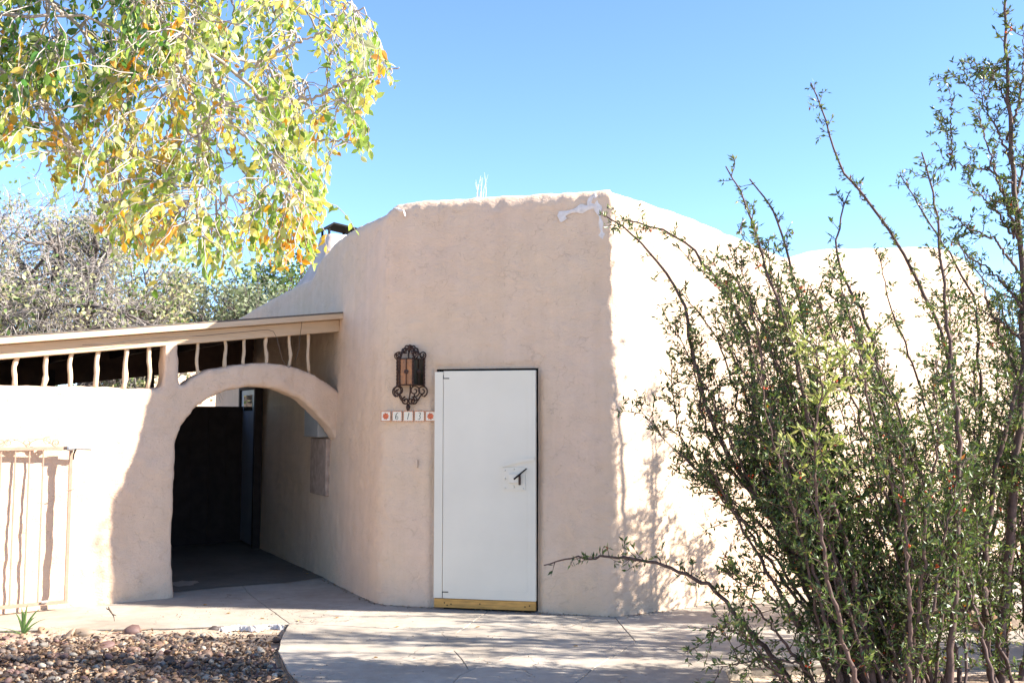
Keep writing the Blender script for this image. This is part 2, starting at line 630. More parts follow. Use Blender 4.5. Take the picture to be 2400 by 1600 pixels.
# walkway and porch floor left of the joint
polys.append(gp((587, 1393), JA, (600, 1465), (500, 1466), (400, 1470), (300, 1473), (150, 1474), (0, 1476)) + [(-6.6, 7.9), (-8.5, 9), (-8.0, 15.5), (-4.6, 15.5), tuple(pback)])
polys.append(gp((587, 1393)) + [tuple(pback), (-4.6, 15.5), (-2.0, 13.5), (0.2, 9.6)] + gp((1149, 1428), (1068, 1484), (944, 1474), (814, 1466), JA))
polys.append(gp((1149, 1428)) + [(0.2, 9.6), (0.6, 9.5)] + gp((1436, 1440), (1490, 1503), (1327, 1497), (1174, 1490), (1068, 1484)))
polys.append(gp((1436, 1440)) + [(0.6, 9.5), (4.0, 11.6), (7.5, 13.5), (8.5, 11.0)] + gp((2330, 1470), (2000, 1473), (1710, 1480), (1490, 1503)))
polys.append(gp(*ledge) + gp(*C1[1:]) + gp(*C2[7::-1])[0:0] + gp((1117, 1563), (1174, 1546), (1205, 1533), (1228, 1527), (1250, 1529), (1312, 1533), (1427, 1539), (1448, 1530)) + gp(*front[::-1])[:-1])
polys.append(gp(*C1) + gp((1117, 1563), (1074, 1583), (1030, 1640), (1000, 1720)) + gp((780, 1720), (712, 1610), (672, 1568)))
polys.append(gp(*diag[1:]) + gp((1200, 1740), (1000, 1720), (1030, 1640), (1074, 1583), (1117, 1563), (1174, 1546), (1205, 1533), (1228, 1527), (1250, 1529), (1312, 1533), (1427, 1539)))
polys.append(gp(*jr) + gp((1730, 1640), (1700, 1760), (1200, 1740), (1250, 1690), (1348, 1600), (1404, 1555), (1448, 1530)))
polys.append(gp((1490, 1503), (1710, 1480), (2000, 1473), (2330, 1470)) + [(8.5, 11.0), (8.5, 7.4)] + gp((2250, 1545), (2050, 1552), (1880, 1556), (1760, 1558), (1700, 1568), (1634, 1545), (1552, 1512)))
for si, P in enumerate(polys):
    Q = []
    n = len(P)
    for i in range(n):
        a = np.array(P[i])
        b = np.array(P[(i + 1) % n])
        L_ = np.linalg.norm(b - a)
        k = max(1, min(30, int(L_ / 0.07))) if min(a[1], b[1]) < 10 and abs(a[0]) < 4.5 else 1
        for j in range(k):
            p = a + (b - a) * j / k
            d = 0.005
            Q.append(p + d * np.array([fbm((p[0], p[1], 3.3), 7, 3), fbm((p[0], p[1], 9.7), 7, 3)]))
    Q = np.array(Q)
    area = 0.5 * np.sum(Q[:, 0] * np.roll(Q[:, 1], -1) - np.roll(Q[:, 0], -1) * Q[:, 1])
    if area < 0:
        Q = Q[::-1]
    tng = np.roll(Q, -1, 0) - np.roll(Q, 1, 0)
    tng /= np.linalg.norm(tng, axis=1)[:, None] + 1e-9
    inn = np.stack([-tng[:, 1], tng[:, 0]], 1)
    zt = [0.0, 0.0006, -0.0006, 0.0006, -0.001, -0.0015, -0.0005, -0.0012, -0.001][si]
    bm = bmesh.new()
    rings = []
    for off, z in ((0.0025, -0.14), (0.0025, zt - 0.004), (0.0055, zt)):
        rings.append([bm.verts.new((q[0] + d[0] * off, q[1] + d[1] * off, z)) for q, d in zip(Q, inn)])
    nq = len(Q)
    for r0, r1 in zip(rings[:-1], rings[1:]):
        for i in range(nq):
            bm.faces.new((r0[i], r0[(i + 1) % nq], r1[(i + 1) % nq], r1[i]))
    for tri in tessellate_polygon([[v.co for v in rings[-1]]]):
        a, b, c = (rings[-1][k] for k in tri)
        if (b.co - a.co).cross(c.co - a.co).z < 0:
            b, c = c, b
        bm.faces.new((a, b, c))
    me = bpy.data.meshes.new('slab')
    bm.to_mesh(me)
    bm.free()
    finish('slab', me, M_conc, paving)
    mb = MB()
    Pj = [(q[0] - d[0] * 0.004, q[1] - d[1] * 0.004, -0.0095 - 0.0007 * si) for q, d in zip(Q, inn)]
    tr = tessellate_polygon([[Vector(p) for p in Pj]])
    mb.add(Pj, [t if (Vector(Pj[t[1]]) - Vector(Pj[t[0]])).cross(Vector(Pj[t[2]]) - Vector(Pj[t[0]])).z > 0 else t[::-1] for t in tr])
    mb.build('joint_dirt', M_joint, paving)

# ------------------------------------------------------------------ adobe house
house = empty('adobe_house', (-0.2, 9.2, 0))
HB = (-0.2, 9.2, 0)
tag(house, 'pale pink stucco adobe house with angled corner and rounded parapet', 'house')
q4 = np.array([0.878, 8.789])
RA = R(32.5)
ctrl = [(-4.75, 16.3), (-3.313, 13.511), (-2.389, 11.722), (-1.726, 10.409), (-1.36, 9.66), (-1.20, 9.36), (-0.692, 9.205), (0.211, 8.985), (0.878, 8.789)]
right = lambda k: (q4[0] + k * math.cos(RA), q4[1] + k * math.sin(RA))
ctrl += [right(k) for k in (1, 2, 3, 4, 5, 6, 7, 8, 9)]
ctrl = np.array(ctrl)
seg = np.linalg.norm(np.diff(ctrl, axis=0), axis=1)
S = np.concatenate([[0], np.cumsum(seg)])


def s_of(x, y):
    best = (1e9, 0)
    for i in range(len(seg)):
        d = ctrl[i + 1] - ctrl[i]
        t = np.clip(np.dot(np.array([x, y]) - ctrl[i], d) / seg[i] ** 2, 0, 1)
        e = np.linalg.norm(ctrl[i] + t * d - np.array([x, y]))
        if e < best[0]:
            best = (e, S[i] + t * seg[i])
    return best[1]


def plan(s):
    return np.array([np.interp(s, S, ctrl[:, 0]), np.interp(s, S, ctrl[:, 1])])


fineS = np.arange(0, S[-1], 0.01)
fineP = np.stack([np.interp(fineS, S, ctrl[:, 0]), np.interp(fineS, S, ctrl[:, 1])], 1)


def gsm(P, sig):
    k = np.arange(-int(3 * sig), int(3 * sig) + 1)
    wt = np.exp(-0.5 * (k / sig) ** 2)
    wt /= wt.sum()
    pad = len(k) // 2
    out = np.empty_like(P)
    for c in range(2):
        x = np.concatenate([2 * P[0, c] - P[pad:0:-1, c], P[:, c], 2 * P[-1, c] - P[-2:-pad - 2:-1, c]])
        out[:, c] = np.convolve(x, wt, 'valid')
    return out


soft = gsm(fineP, 8)
hard = gsm(fineP, 3.2)
sR = S[8]
bl = np.clip((fineS - (sR - 1.2)) / 0.3, 0, 1)[:, None]
outl = soft * (1 - bl) + hard * bl
tan_ = np.gradient(outl, axis=0)
tan_ /= np.linalg.norm(tan_, axis=1)[:, None]
nor = np.stack([tan_[:, 1], -tan_[:, 0]], 1)


def out_at(s):
    i = np.clip(s / 0.01, 0, len(fineS) - 1)
    p = np.array([np.interp(i, np.arange(len(fineS)), outl[:, c]) for c in (0, 1)])
    n = np.array([np.interp(i, np.arange(len(fineS)), nor[:, c]) for c in (0, 1)])
    return p, n / np.linalg.norm(n)


def k_of(px, py):      # point on right wall plane -> (s, z)
    p = onwall(px * K, py * K, q4, RA)
    return s_of(p[0], p[1]), p[2]


def kp(px, py):
    p = onwall(px, py, (-1.76 + 0.15, 10.40 + 0.075), R(116.65))
    return s_of(p[0], p[1]), p[2]


hp = [(0, 3.08), kp(571, 745), kp(640, 703), kp(676, 682), kp(711, 665), kp(742, 651), kp(750, 641), kp(754, 625), kp(763, 604), kp(783, 580), kp(801, 561), kp(833, 536), (s_of(-1.3, 9.5), 3.60), (s_of(-1.1, 9.32), 3.68),
      (s_of(-0.3, 9.09), 3.69), (s_of(0.75, 8.82), 3.69), (sR + 0.05, 3.68)]
hp += [k_of(1500, 456), k_of(1600, 492), k_of(1750, 555), k_of(1835, 592), k_of(1890, 572), k_of(1950, 566), k_of(2180, 563), k_of(2235, 590), k_of(2290, 680), k_of(2330, 770), k_of(2390, 860), (S[-1] - 0.8, 1.95), (S[-1], 1.95)]
hp = np.array(hp)


def h_at(s):
    tot = 0
    for d in (-0.08, -0.04, 0, 0.04, 0.08):
        tot += np.interp(s + d, hp[:, 0], hp[:, 1])
    return tot / 5


# door opening
sL, sRt = s_of(-0.700, 9.207), s_of(0.214, 8.983)
DZ = 2.112
svals = list(np.arange(0, s_of(-2.4, 11.7), 0.12)) + list(np.arange(s_of(-2.4, 11.7), sR + 2.2, 0.026)) + list(np.arange(sR + 2.2, S[-1], 0.06))
svals = sorted([s for s in svals if abs(s - sL) > 0.013 and abs(s - sRt) > 0.013] + [sL, sRt])
zf = sorted([z for z in np.arange(0, 1.0001, 0.0074)] + [])
NZ = 118
V = []
Fc = []
rows = None


def wall_d(P3):
    r_ = 0.011 * vfbm(P3, 1.0, 2, 1) + 0.004 * vfbm(P3, 5.0, 3, 2) + 0.0042 * vfbm(P3, 17.0, 3, 4)
    return r_ if np.ndim(P3) > 1 else float(r_[0])


for s in svals:
    p, n = out_at(s)
    h = h_at(s) + 0.005 * fbm((s, 0, 5), 2.2, 3)
    zs = list(np.linspace(-0.14, h - 0.11, NZ))
    j = min(range(NZ), key=lambda q: abs(zs[q] - DZ))
    if sL - 0.2 < s < sRt + 0.2:
        zs[j] = DZ
    prof = [(-0.018 * max(z, 0), z) for z in zs]
    b0 = -0.018 * (h - 0.11)
    for a in (18, 36, 54, 72, 90):
        a = R(a)
        prof.append((b0 - 0.11 * (1 - math.cos(a)), h - 0.11 + 0.11 * math.sin(a)))
    prof += [(b0 - 0.16, h + 0.004), (b0 - 0.22, h + 0.002), (b0 - 0.28, h - 0.015), (b0 - 0.32, h - 0.06), (b0 - 0.33, h - 0.2), (b0 - 0.33, h - 0.9)]
    rows = len(prof)
    pr = np.array(prof)
    P3 = np.stack([np.full(rows, p[0]), np.full(rows, p[1]), pr[:, 1]], 1)
    d = wall_d(P3)
    d += np.where(pr[:, 1] > h - 0.2, 0.010 * vfbm(P3, 16.0, 3, 5), 0)
    d += math.exp(-((s - sR) / 0.07) ** 2) * 0.009 * vfbm(P3, 17.0, 3, 9)
    ds = max(sL - s, s - sRt, 0)
    dd = np.hypot(ds, np.maximum(pr[:, 1] - DZ, 0))
    nearo = (dd < 0.06) & (pr[:, 1] < 2.3)
    d = np.where(nearo, d - 0.022 * (1 - dd / 0.06) - 0.012 * (dd < 0.03), d)
    zj = np.where(np.arange(rows) > NZ, 0.007 * vfbm(P3, 9, 2, 3), 0)
    o_ = pr[:, 0] + d
    V.extend(zip(p[0] + n[0] * o_, p[1] + n[1] * o_, pr[:, 1] + zj))
ns = len(svals)
iL = svals.index(sL)
iR = svals.index(sRt)
Varr = np.array(V)
zrow = Varr[iL * rows:(iL) * rows + NZ, 2]
jtop = int(np.argmin(abs(zrow - DZ)))
for i in range(ns - 1):
    for j in range(rows - 1):
        if iL <= i < iR and j < jtop:
            continue
        a = i * rows + j
        Fc.append((a, a + rows, a + rows + 1, a + 1))
# reveals of the opening
cdir = np.array([math.cos(R(-14.6)), math.sin(R(-14.6))])
ndir = np.array([cdir[1], -cdir[0]])


def push(idx):
    v = V[idx]
    V.append((v[0] - ndir[0] * 0.2, v[1] - ndir[1] * 0.2, v[2]))
    return len(V) - 1


left = [iL * rows + j for j in range(jtop + 1)]
top = [i * rows + jtop for i in range(iL, iR + 1)]
rgt = [iR * rows + j for j in range(jtop + 1)]
for chain, flip in ((left, False), (top, False), (rgt, True)):
    inner = [push(i) for i in chain]
    for a in range(len(chain) - 1):
        q = (chain[a], chain[a + 1], inner[a + 1], inner[a])
        Fc.append(q if not flip else q[::-1])
me = bpy.data.meshes.new('wall')
me.from_pydata(V, [], Fc)
finish('wall', me, M_house, house, HB, True)
# roof deck and rear walls
rp = [plan(s) for s in np.arange(0.3, s_of(*right(5.0)), 0.3)]
mb = MB()
inside = []
for s in np.arange(0.3, s_of(*right(5.0)), 0.3):
    p, n = out_at(s)
    inside.append(p - n * 0.3)
back = [np.array(right(5.0)) + 5.5 * np.array([-0.5, 0.866]), np.array([-2.2, 17.2])]
ringp = inside + back
V2 = [(p[0], p[1], 2.85) for p in ringp]
mb.add(V2, [tuple(range(len(V2)))])
mb.build('roof', M_roofing, house, HB)
mb = MB()
ch = [inside[-1], back[0], back[1], inside[0]]
for a, b in zip(ch[:-1], ch[1:]):
    mb.add([(a[0], a[1], -0.1), (b[0], b[1], -0.1), (b[0], b[1], 3.1), (a[0], a[1], 3.1)], [(0, 1, 2, 3)])
mb.build('rear_wall', M_house, house, HB)

# chimney with metal cap
cc = at(788, 600, 12.8)
chx, chy = cc[0], cc[1]
czt = at(788, 556, 12.8)[2]
mb = MB()
prof = [(2.8, 0.60), (czt - 0.62, 0.47), (czt - 0.48, 0.36), (czt - 0.32, 0.27), (czt - 0.16, 0.22), (czt - 0.04, 0.19), (czt, 0.185), (czt + 0.01, 0.16)]
rows_ = []
V2 = []
for z, r in prof:
    for k in range(16):
        t = 2 * math.pi * k / 16 + 0.2
        sq = 1.0 / max(abs(math.cos(t - 0.5)), abs(math.sin(t - 0.5))) ** 0.75
        rr = r * sq * (1 + 0.05 * fbm((math.cos(t), math.sin(t), z), 1.5))
        V2.append((chx + rr * math.cos(t), chy + rr * math.sin(t), z))
F2 = [(i * 16 + k, i * 16 + (k + 1) % 16, (i + 1) * 16 + (k + 1) % 16, (i + 1) * 16 + k) for i in range(len(prof) - 1) for k in range(16)]
F2.append(tuple((len(prof) - 1) * 16 + k for k in range(16)))
mb.add(V2, F2)
chim = mb.build('chimney', M_chim, house, HB, True)
mb = MB()
a0 = R(28)
ux, uy = np.array([math.cos(a0), math.sin(a0)]), np.array([-math.sin(a0), math.cos(a0)])
for (da, db, zz) in ():
    pass
capv = []
for lo in (0.0, -0.022):
    for sx, z in ((-0.21, czt + 0.06), (-0.10, czt + 0.15), (0.24, czt + 0.10)):
        for sy in (-0.2, 0.2):
            p = np.array([chx, chy]) + ux * sx + uy * sy
            capv.append((p[0], p[1], z + lo))
mb.add(capv, [(0, 2, 3, 1), (2, 4, 5, 3), (6, 7, 9, 8), (8, 9, 11, 10), (0, 6, 8, 2), (2, 8, 10, 4), (1, 3, 9, 7), (3, 5, 11, 9), (0, 1, 7, 6), (4, 10, 11, 5)])
for sx in (-0.14, 0.14):
    for sy in (-0.14, 0.14):
        p = np.array([chx, chy]) + ux * sx + uy * sy
        mb.box((p[0], p[1], czt + 0.035), (0.025, 0.025, 0.11), a0)
cap = mb.build('chimney_cap', M_black, None)
cap.parent = chim
cap.matrix_parent_inverse = Matrix.Identity(4)

# caulk smears near the top corner, laid on the wall
CH = R(-14.6)


def chamf(px, py, off=0.0):
    """photo point on the angled wall, with its batter -> 3D, moved out by off"""
    A = q4.copy()
    p = onwall(px, py, A, CH)
    for _ in range(2):
        o = -0.018 * max(p[2], 0)
        p = onwall(px, py, A + ndir * (o + off), CH)
    return p


def smear(pts, wid, seed):
    mb = MB()
    P = [np.array(p, float) for p in pts]
    D = []
    for i in range(len(P) - 1):
        n = max(2, int(np.linalg.norm(P[i + 1] - P[i]) / 5))
        for j in range(n):
            D.append(P[i] + (P[i + 1] - P[i]) * j / n)
    D.append(P[-1])
    V2, F2 = [], []
    for i, d in enumerate(D):
        a = D[max(i - 1, 0)]
        b = D[min(i + 1, len(D) - 1)]
        t = (b - a) / np.linalg.norm(b - a)
        nn = np.array([-t[1], t[0]])
        ww = 1.2 * wid * (0.8 + 1.1 * noise.noise(Vector((i * 0.23, seed, 0)))) * min(1, (i + 1) / 3, (len(D) - i) / 3)
        for k in (-1, -0.5, 0, 0.5, 1):
            q = d + nn * (k * ww + 3 * noise.noise(Vector((i * 0.4, k * 3, seed + 4))))
            p3 = chamf(q[0], q[1])
            off = wall_d(p3) + (0.0012 if abs(k) < 0.9 else -0.004) + 0.002 * noise.noise(Vector((i * 0.9, k * 4, seed)))
            V2.append((p3[0] + ndir[0] * off, p3[1] + ndir[1] * off, p3[2]))
    for i in range(len(D) - 1):
        for k in range(4):
            F2.append((i * 5 + k, i * 5 + k + 1, (i + 1) * 5 + k + 1, (i + 1) * 5 + k))
    mb.add(V2, F2)
    o = mb.build('caulk_smear', M_caulk, house, HB, True)
    return o


s1 = smear([(1314, 520), (1318, 502), (1340, 495), (1368, 488), (1390, 482), (1402, 487)], 7, 1)
s1['label'] = 'white caulk smear below the top corner'
s2 = smear([(1393, 452), (1397, 475), (1404, 500), (1409, 530), (1413, 560)], 6, 2)
s2['label'] = 'white caulk smear down the corner edge'
s3 = smear([(1390, 455), (1380, 475), (1376, 486)], 5, 3)
s4 = smear([(922, 487), (946, 494), (950, 508)], 3, 4)

# white security door standing proud of its opening
FR = R(-14.6)


def cplace(px, py, off=0.0):
    return onwall(px, py, q4 + ndir * off, CH)


dl = cplace(1016, 1398, 0.05)
dr = onwall(1256, 1408, q4 + ndir * 0.008, CH)
dvec = (dr - dl)[:2]
dang = math.atan2(dvec[1], dvec[0])
DW = float(np.linalg.norm(dvec))
door = empty('door', (dl[0], dl[1], 0.098), dang)
door.parent = house
door.matrix_parent_inverse = Matrix.Translation(-Vector(HB))
door['label'] = 'flat white steel security door'
DH = 1.985


def lbox(name, x0, x1, y0, y1, z0, z1, m, parent, bevel=0.0):
    mb = MB()
    mb.box(((x0 + x1) / 2, (y0 + y1) / 2, (z0 + z1) / 2), (x1 - x0, y1 - y0, z1 - z0))
    return mb.build(name, m, parent, bevel=bevel)


# local: x along the door, -y towards the viewer
lbox('hinge_strip', 0, 0.078, -0.001, 0.044, 0, DH, M_door, door, 0.003)
lbox('panel', 0.082, DW, -0.003, 0.044, 0, DH + 0.006, M_door, door, 0.003)
for z0, z1 in ((DH - 0.078, DH - 0.074), (0.074, 0.0775)):
    lbox('seam', 0.15, DW - 0.075, -0.0042, -0.001, z0, z1, M_door, door)
lbox('seam', DW - 0.076, DW - 0.0735, -0.0042, -0.001, 0.075, DH - 0.075, M_door, door)
for z in (DH - 0.06, 0.055):
    lbox('hinge', 0.079, 0.135, -0.0055, -0.001, z - 0.004, z + 0.004, M_black, door)
    lbox('hinge', 0.0795, 0.083, -0.0055, -0.001, z - 0.05 if z < 1 else z, z if z < 1 else z + 0.03, M_black, door)
LX, LZ = DW - 0.29, 0.945
plate = lbox('lock_plate', LX, LX + 0.20, -0.012, -0.002, LZ, LZ + 0.20, M_door, door, 0.002)
mb = MB()
for bx_, bz in ((0.02, 0.02), (0.02, 0.1), (0.02, 0.17), (0.1, 0.03), (0.1, 0.185), (0.18, 0.015), (0.18, 0.17)):
    mb2 = MB()
    mb2.tube([(LX + bx_, -0.011, LZ + bz), (LX + bx_, -0.018, LZ + bz), (LX + bx_, -0.021, LZ + bz)], [0.009, 0.0085, 0.005], 10)
    o = mb2.build('bolt', M_door, plate, smooth=True)
lbox('lock_case', LX + 0.055, LX + 0.15, -0.032, -0.01, LZ + 0.065, LZ + 0.145, M_door, plate, 0.003)
lbox('staple', LX + 0.146, LX + 0.16, -0.045, -0.01, LZ + 0.05, LZ + 0.14, M_iron, plate, 0.002)
mb = MB()
shp = [(LX - 0.02, LZ + 0.215), (LX + 0.17, LZ + 0.275), (DW - 0.012, LZ + 0.284), (DW - 0.012, LZ + 0.26), (LX + 0.19, LZ + 0.25), (LX - 0.01, LZ + 0.2)]
vv = [(x, -0.017, z) for x, z in shp] + [(x, -0.002, z) for x, z in shp]
n = len(shp)
mb.add(vv, [tuple(range(n - 1, -1, -1))] + [tuple(range(n, 2 * n))] + [(i, (i + 1) % n, n + (i + 1) % n, n + i) for i in range(n)])
mb.build('lock_shroud', M_door, door)
mb = MB()
mb.tube([(LX + 0.105, -0.03, LZ + 0.10), (LX + 0.14, -0.045, LZ + 0.128), (LX + 0.22, -0.055, LZ + 0.192)], [0.008, 0.0075, 0.0065], 8)
hd = mb.build('handle', M_black, door, smooth=True)
hd['label'] = 'thin black lever bar'
bp = cplace(1018, 1418, 0.03)
sill = empty('sill_board', (dl[0], dl[1], 0), dang)
sill.parent = house
sill.matrix_parent_inverse = Matrix.Translation(-Vector(HB))
sill['label'] = 'bare yellow pine board under the door'
lbox('board', 0.005, DW - 0.003, 0.0, 0.04, 0.018, 0.094, M_board, sill, 0.004)
for x, z in ((0.1, 0.06), (0.16, 0.05), (0.42, 0.06), (0.82, 0.05), (0.86, 0.06), (0.125, 0.04)):
    mb = MB()
    mb.tube([(x, 0.001, z), (x, -0.003, z)], 0.006, 8)
    mb.build('nail', M_black, sill)
lbox('blocking', 0.08, DW - 0.02, 0.045, 0.13, -0.02, 0.02, M_dark, sill)
# dark door frame and lining behind
fr = empty('door_frame', (dl[0], dl[1], 0), FR)
fr.parent = house
fr.matrix_parent_inverse = Matrix.Translation(-Vector(HB))
lbox('lining', -0.05, 1.0, 0.2, 0.23, -0.1, 2.16, M_dark, fr)

# number tiles
tw = 0.095
for i, ch_ in enumerate('*613*'):
    cx = [898, 932, 958 + 0, 984, 1010][i]
    p = chamf(905.5 + i * 26.2, 975, 0.0)
    e = wall_d(p)
    t_ = empty('tile', (p[0] + ndir[0] * (e + 0.004), p[1] + ndir[1] * (e + 0.004), p[2]), FR)
    t_.parent = house
    t_.matrix_parent_inverse = Matrix.Translation(-Vector(HB))
    lbox('glazed_face', -tw / 2, tw / 2, -0.006, 0.012, -0.046, 0.046, M_tile, t_, 0.0015)
    mb = MB()
    wbd = 0.0055
    if ch_ == '*':
        for bx0, bx1, bz0, bz1 in ((-tw / 2, tw / 2, 0.046 - wbd, 0.046), (-tw / 2, tw / 2, -0.046, -0.046 + wbd), (-tw / 2, -tw / 2 + wbd, -0.046 + wbd, 0.046 - wbd), (tw / 2 - wbd, tw / 2, -0.046 + wbd, 0.046 - wbd)):
            mb.box(((bx0 + bx1) / 2, -0.0066, (bz0 + bz1) / 2), (bx1 - bx0, 0.0014, bz1 - bz0))
    else:
        # scalloped border
        for q in range(8):
            u_ = -tw / 2 + tw * (q + 0.5) / 8
            for zz in (-0.0445, 0.0445):
                mb.box((u_, -0.0066, zz), (tw / 8, 0.0014, 0.003 + 0.004 * (q % 2)))
            zq = -0.042 + 0.084 * (q + 0.5) / 8
            for xx in (-tw / 2 + 0.002, tw / 2 - 0.002):
                mb.box((xx, -0.0067, zq), (0.003 + 0.004 * (q % 2), 0.0014, 0.084 / 8))
    mb.build('border', M_rim, t_)
    if ch_ == '*':
        mb = MB()
        for q in range(8):
            a = q * math.pi / 4 + 0.2
            vv = []
            for r_, wd in ((0.006, 0.004), (0.015, 0.0075), (0.024, 0.0085), (0.030, 0.005), (0.032, 0.0)):
                for sg in (-1, 1):
                    vv.append((r_ * math.cos(a) - sg * wd * math.sin(a), -0.0068, r_ * math.sin(a) + sg * wd * math.cos(a)))
            mb.add(vv, [(2 * j, 2 * j + 1, 2 * j + 3, 2 * j + 2) for j in range(4)])
        mb.add([(0.008 * math.cos(k * math.pi / 5), -0.0072, 0.008 * math.sin(k * math.pi / 5)) for k in range(10)], [tuple(range(10))])
        mb.build('flower', M_orange, t_)
    else:
        G = {'6': [(0.45, 0.95), (0.25, 1.0), (-0.1, 0.75), (-0.4, 0.2), (-0.5, -0.4), (-0.35, -0.85), (0, -0.95), (0.3, -0.65), (0.32, -0.25), (0.05, 0.05), (-0.25, -0.1), (-0.45, -0.4)],
             '1': [(0.12, 0.6), (0.2, 0.8), (0.26, 0.95), (0.15, 0.5), (0.0, 0.0), (-0.12, -0.5), (-0.22, -0.95)],
             '3': [(-0.2, 0.75), (0.0, 0.98), (0.3, 0.95), (0.4, 0.65), (0.2, 0.3), (-0.05, 0.1), (0.2, 0.0), (0.32, -0.3), (0.15, -0.75), (-0.15, -0.95), (-0.4, -0.8), (-0.42, -0.6)]}[ch_]
        # smooth the stroke and sweep it as a calligraphic ribbon
        G = np.array(G)
        tt = np.linspace(0, len(G) - 1, 48)
        gx = np.interp(tt, range(len(G)), G[:, 0])
        gz = np.interp(tt, range(len(G)), G[:, 1])
        ker = np.ones(5) / 5
        gx = np.convolve(np.pad(gx, 2, 'edge'), ker, 'valid') * 0.030
        gz = np.convolve(np.pad(gz, 2, 'edge'), ker, 'valid') * 0.032
        mb = MB()
        vv = []
        for j in range(48):
            j0, j1 = max(j - 1, 0), min(j + 1, 47)
            d = np.array([gx[j1] - gx[j0], gz[j1] - gz[j0]])
            d /= np.linalg.norm(d) + 1e-9
            wd = 0.0014 + 0.0019 * abs(d[1]) * (1 if d[1] < 0 else 0.55)
            vv += [(gx[j] - d[1] * wd, -0.0070, gz[j] + d[0] * wd), (gx[j] + d[1] * wd, -0.0070, gz[j] - d[0] * wd)]
        mb.add(vv, [(2 * j, 2 * j + 1, 2 * j + 3, 2 * j + 2) for j in range(47)])
        mb.build('numeral', M_ink, t_)

# old doorbell outline: a small plastered-over rectangle
p = chamf(977, 1086)
e = wall_d(p)
bell = empty('bell_cover', (p[0] + ndir[0] * (e + 0.002), p[1] + ndir[1] * (e + 0.002), p[2]), FR)
bell.parent = house
bell.matrix_parent_inverse = Matrix.Translation(-Vector(HB))
lbox('plate', -0.012, 0.012, -0.006, 0.01, -0.037, 0.037, M_house, bell, 0.003)

# passage: door in the side wall, meter box, plaster patch
pdir = np.array([-2.389 + 1.726, 11.722 - 10.409])
pdir /= np.linalg.norm(pdir)
pang = math.atan2(pdir[1], pdir[0])
pnor = np.array([-pdir[1], pdir[0]])           # towards the passage
A4 = np.array([-3.313, 13.511])


def pass_obj(name, s0, s1, off0, off1, z0, z1, m, parent=None, bevel=0.003, root=None):
    """box on the side wall: s along the wall from point A4 (negative = nearer), off = out of the wall"""
    c2 = A4 + pdir * (s0 + s1) / 2 + pnor * (off0 + off1) / 2
    mb = MB()
    mb.box((c2[0], c2[1], (z0 + z1) / 2), (abs(s1 - s0), abs(off1 - off0), z1 - z0), pang)
    return mb.build(name, m, parent or house, HB, bevel=bevel)


pd = pass_obj('side_door', -0.05, 0.80, 0.03, 0.075, 0.03, 2.06, M_idoor)
pd['label'] = 'narrow painted door deep in the passage'
for nm, a_ in (('door_pane', (0.12, 0.63, 0.074, 0.082, 1.78, 1.99)),):
    o = pass_obj(nm, *a_, M_glass)
    o.parent = pd
    o.matrix_parent_inverse = Matrix.Identity(4)
for a_ in ((-0.13, -0.055, 0.0, 0.10, 0.0, 2.16), (0.805, 0.88, 0.0, 0.10, 0.0, 2.16), (-0.055, 0.805, 0.0, 0.10, 2.065, 2.16)):
    o = pass_obj('door_casing', *a_, M_rear)
mbx = pass_obj('meter_box', -2.98, -2.46, -0.05, 0.085, 1.475, 1.93, M_box, bevel=0.006)
mbx['label'] = 'grey metal meter box behind the arch'
pt = pass_obj('plaster_patch', -3.05, -2.45, -0.05, 0.012, 0.86, 1.46, M_patch, bevel=0.012)
pt['label'] = 'bare plaster patch below the meter box'

# ------------------------------------------------------------------ garden wall with arch
LA = R(34)
J = np.array([-3.178, 9.726])
ldir = np.array([math.cos(LA), math.sin(LA)])
lnor = np.array([ldir[1], -ldir[0]])     # towards the viewer


def onleft(px, py, off=0.0):
    """-> (t along wall, z)"""
    p = onwall(px * K, py * K, J + lnor * off, LA)
    return float(np.dot(p[:2] - J, ldir)), float(p[2])


intr = [(402, 1100), (404, 1040), (408, 1010), (420, 975), (445, 942), (475, 917), (520, 896), (580, 886), (640, 893), (690, 914), (730, 950), (757, 985), (772, 1012)]
extr = [(810, 930), (780, 905), (750, 880), (710, 855), (660, 838), (600, 833), (540, 837), (480, 850), (440, 870), (412, 893)]
outl2 = [onleft(397, 1372)]
outl2[0] = (outl2[0][0], -0.12)
outl2 += [onleft(*q) for q in intr]
outl2 += [onleft(788, 1020), onleft(812, 1010)]
outl2 += [onleft(*q) for q in extr]
post_r = onleft(408, 800)[0]
post_l = onleft(376, 840)[0]
beam_bot = lambda t: np.interp(t, [onleft(0, 824)[0], onleft(785, 752)[0]], [onleft(0, 824)[1], onleft(785, 752)[1]])
outl2 += [(post_r, beam_bot(post_r) + 0.01), (post_l, beam_bot(post_l) + 0.01), (post_l, onleft(372, 892)[1])]
wl = onleft(0, 885)
outl2 += [onleft(190, 889), wl, (-6.2, wl[1]), (-6.2, -0.12)]
TH = 0.22
bm = bmesh.new()
fr_ = [bm.verts.new((J[0] + ldir[0] * t, J[1] + ldir[1] * t, z)) for t, z in outl2]
f = bm.faces.new(fr_)
ex = bmesh.ops.extrude_face_region(bm, geom=[f])
bmesh.ops.translate(bm, vec=(-lnor[0] * TH, -lnor[1] * TH, 0), verts=[v for v in ex['geom'] if isinstance(v, bmesh.types.BMVert)])
bmesh.ops.triangulate(bm, faces=bm.faces[:])
bmesh.ops.recalc_face_normals(bm, faces=bm.faces[:])
me = bpy.data.meshes.new('tmp')
bm.to_mesh(me)
bm.free()
tmp = bpy.data.objects.new('tmp', me)
COL.objects.link(tmp)
m = tmp.modifiers.new('r', 'REMESH')
m.mode = 'VOXEL'
m.voxel_size = 0.026
m = tmp.modifiers.new('s', 'SMOOTH')
m.factor = 0.6
m.iterations = 6
dg = bpy.context.evaluated_depsgraph_get()
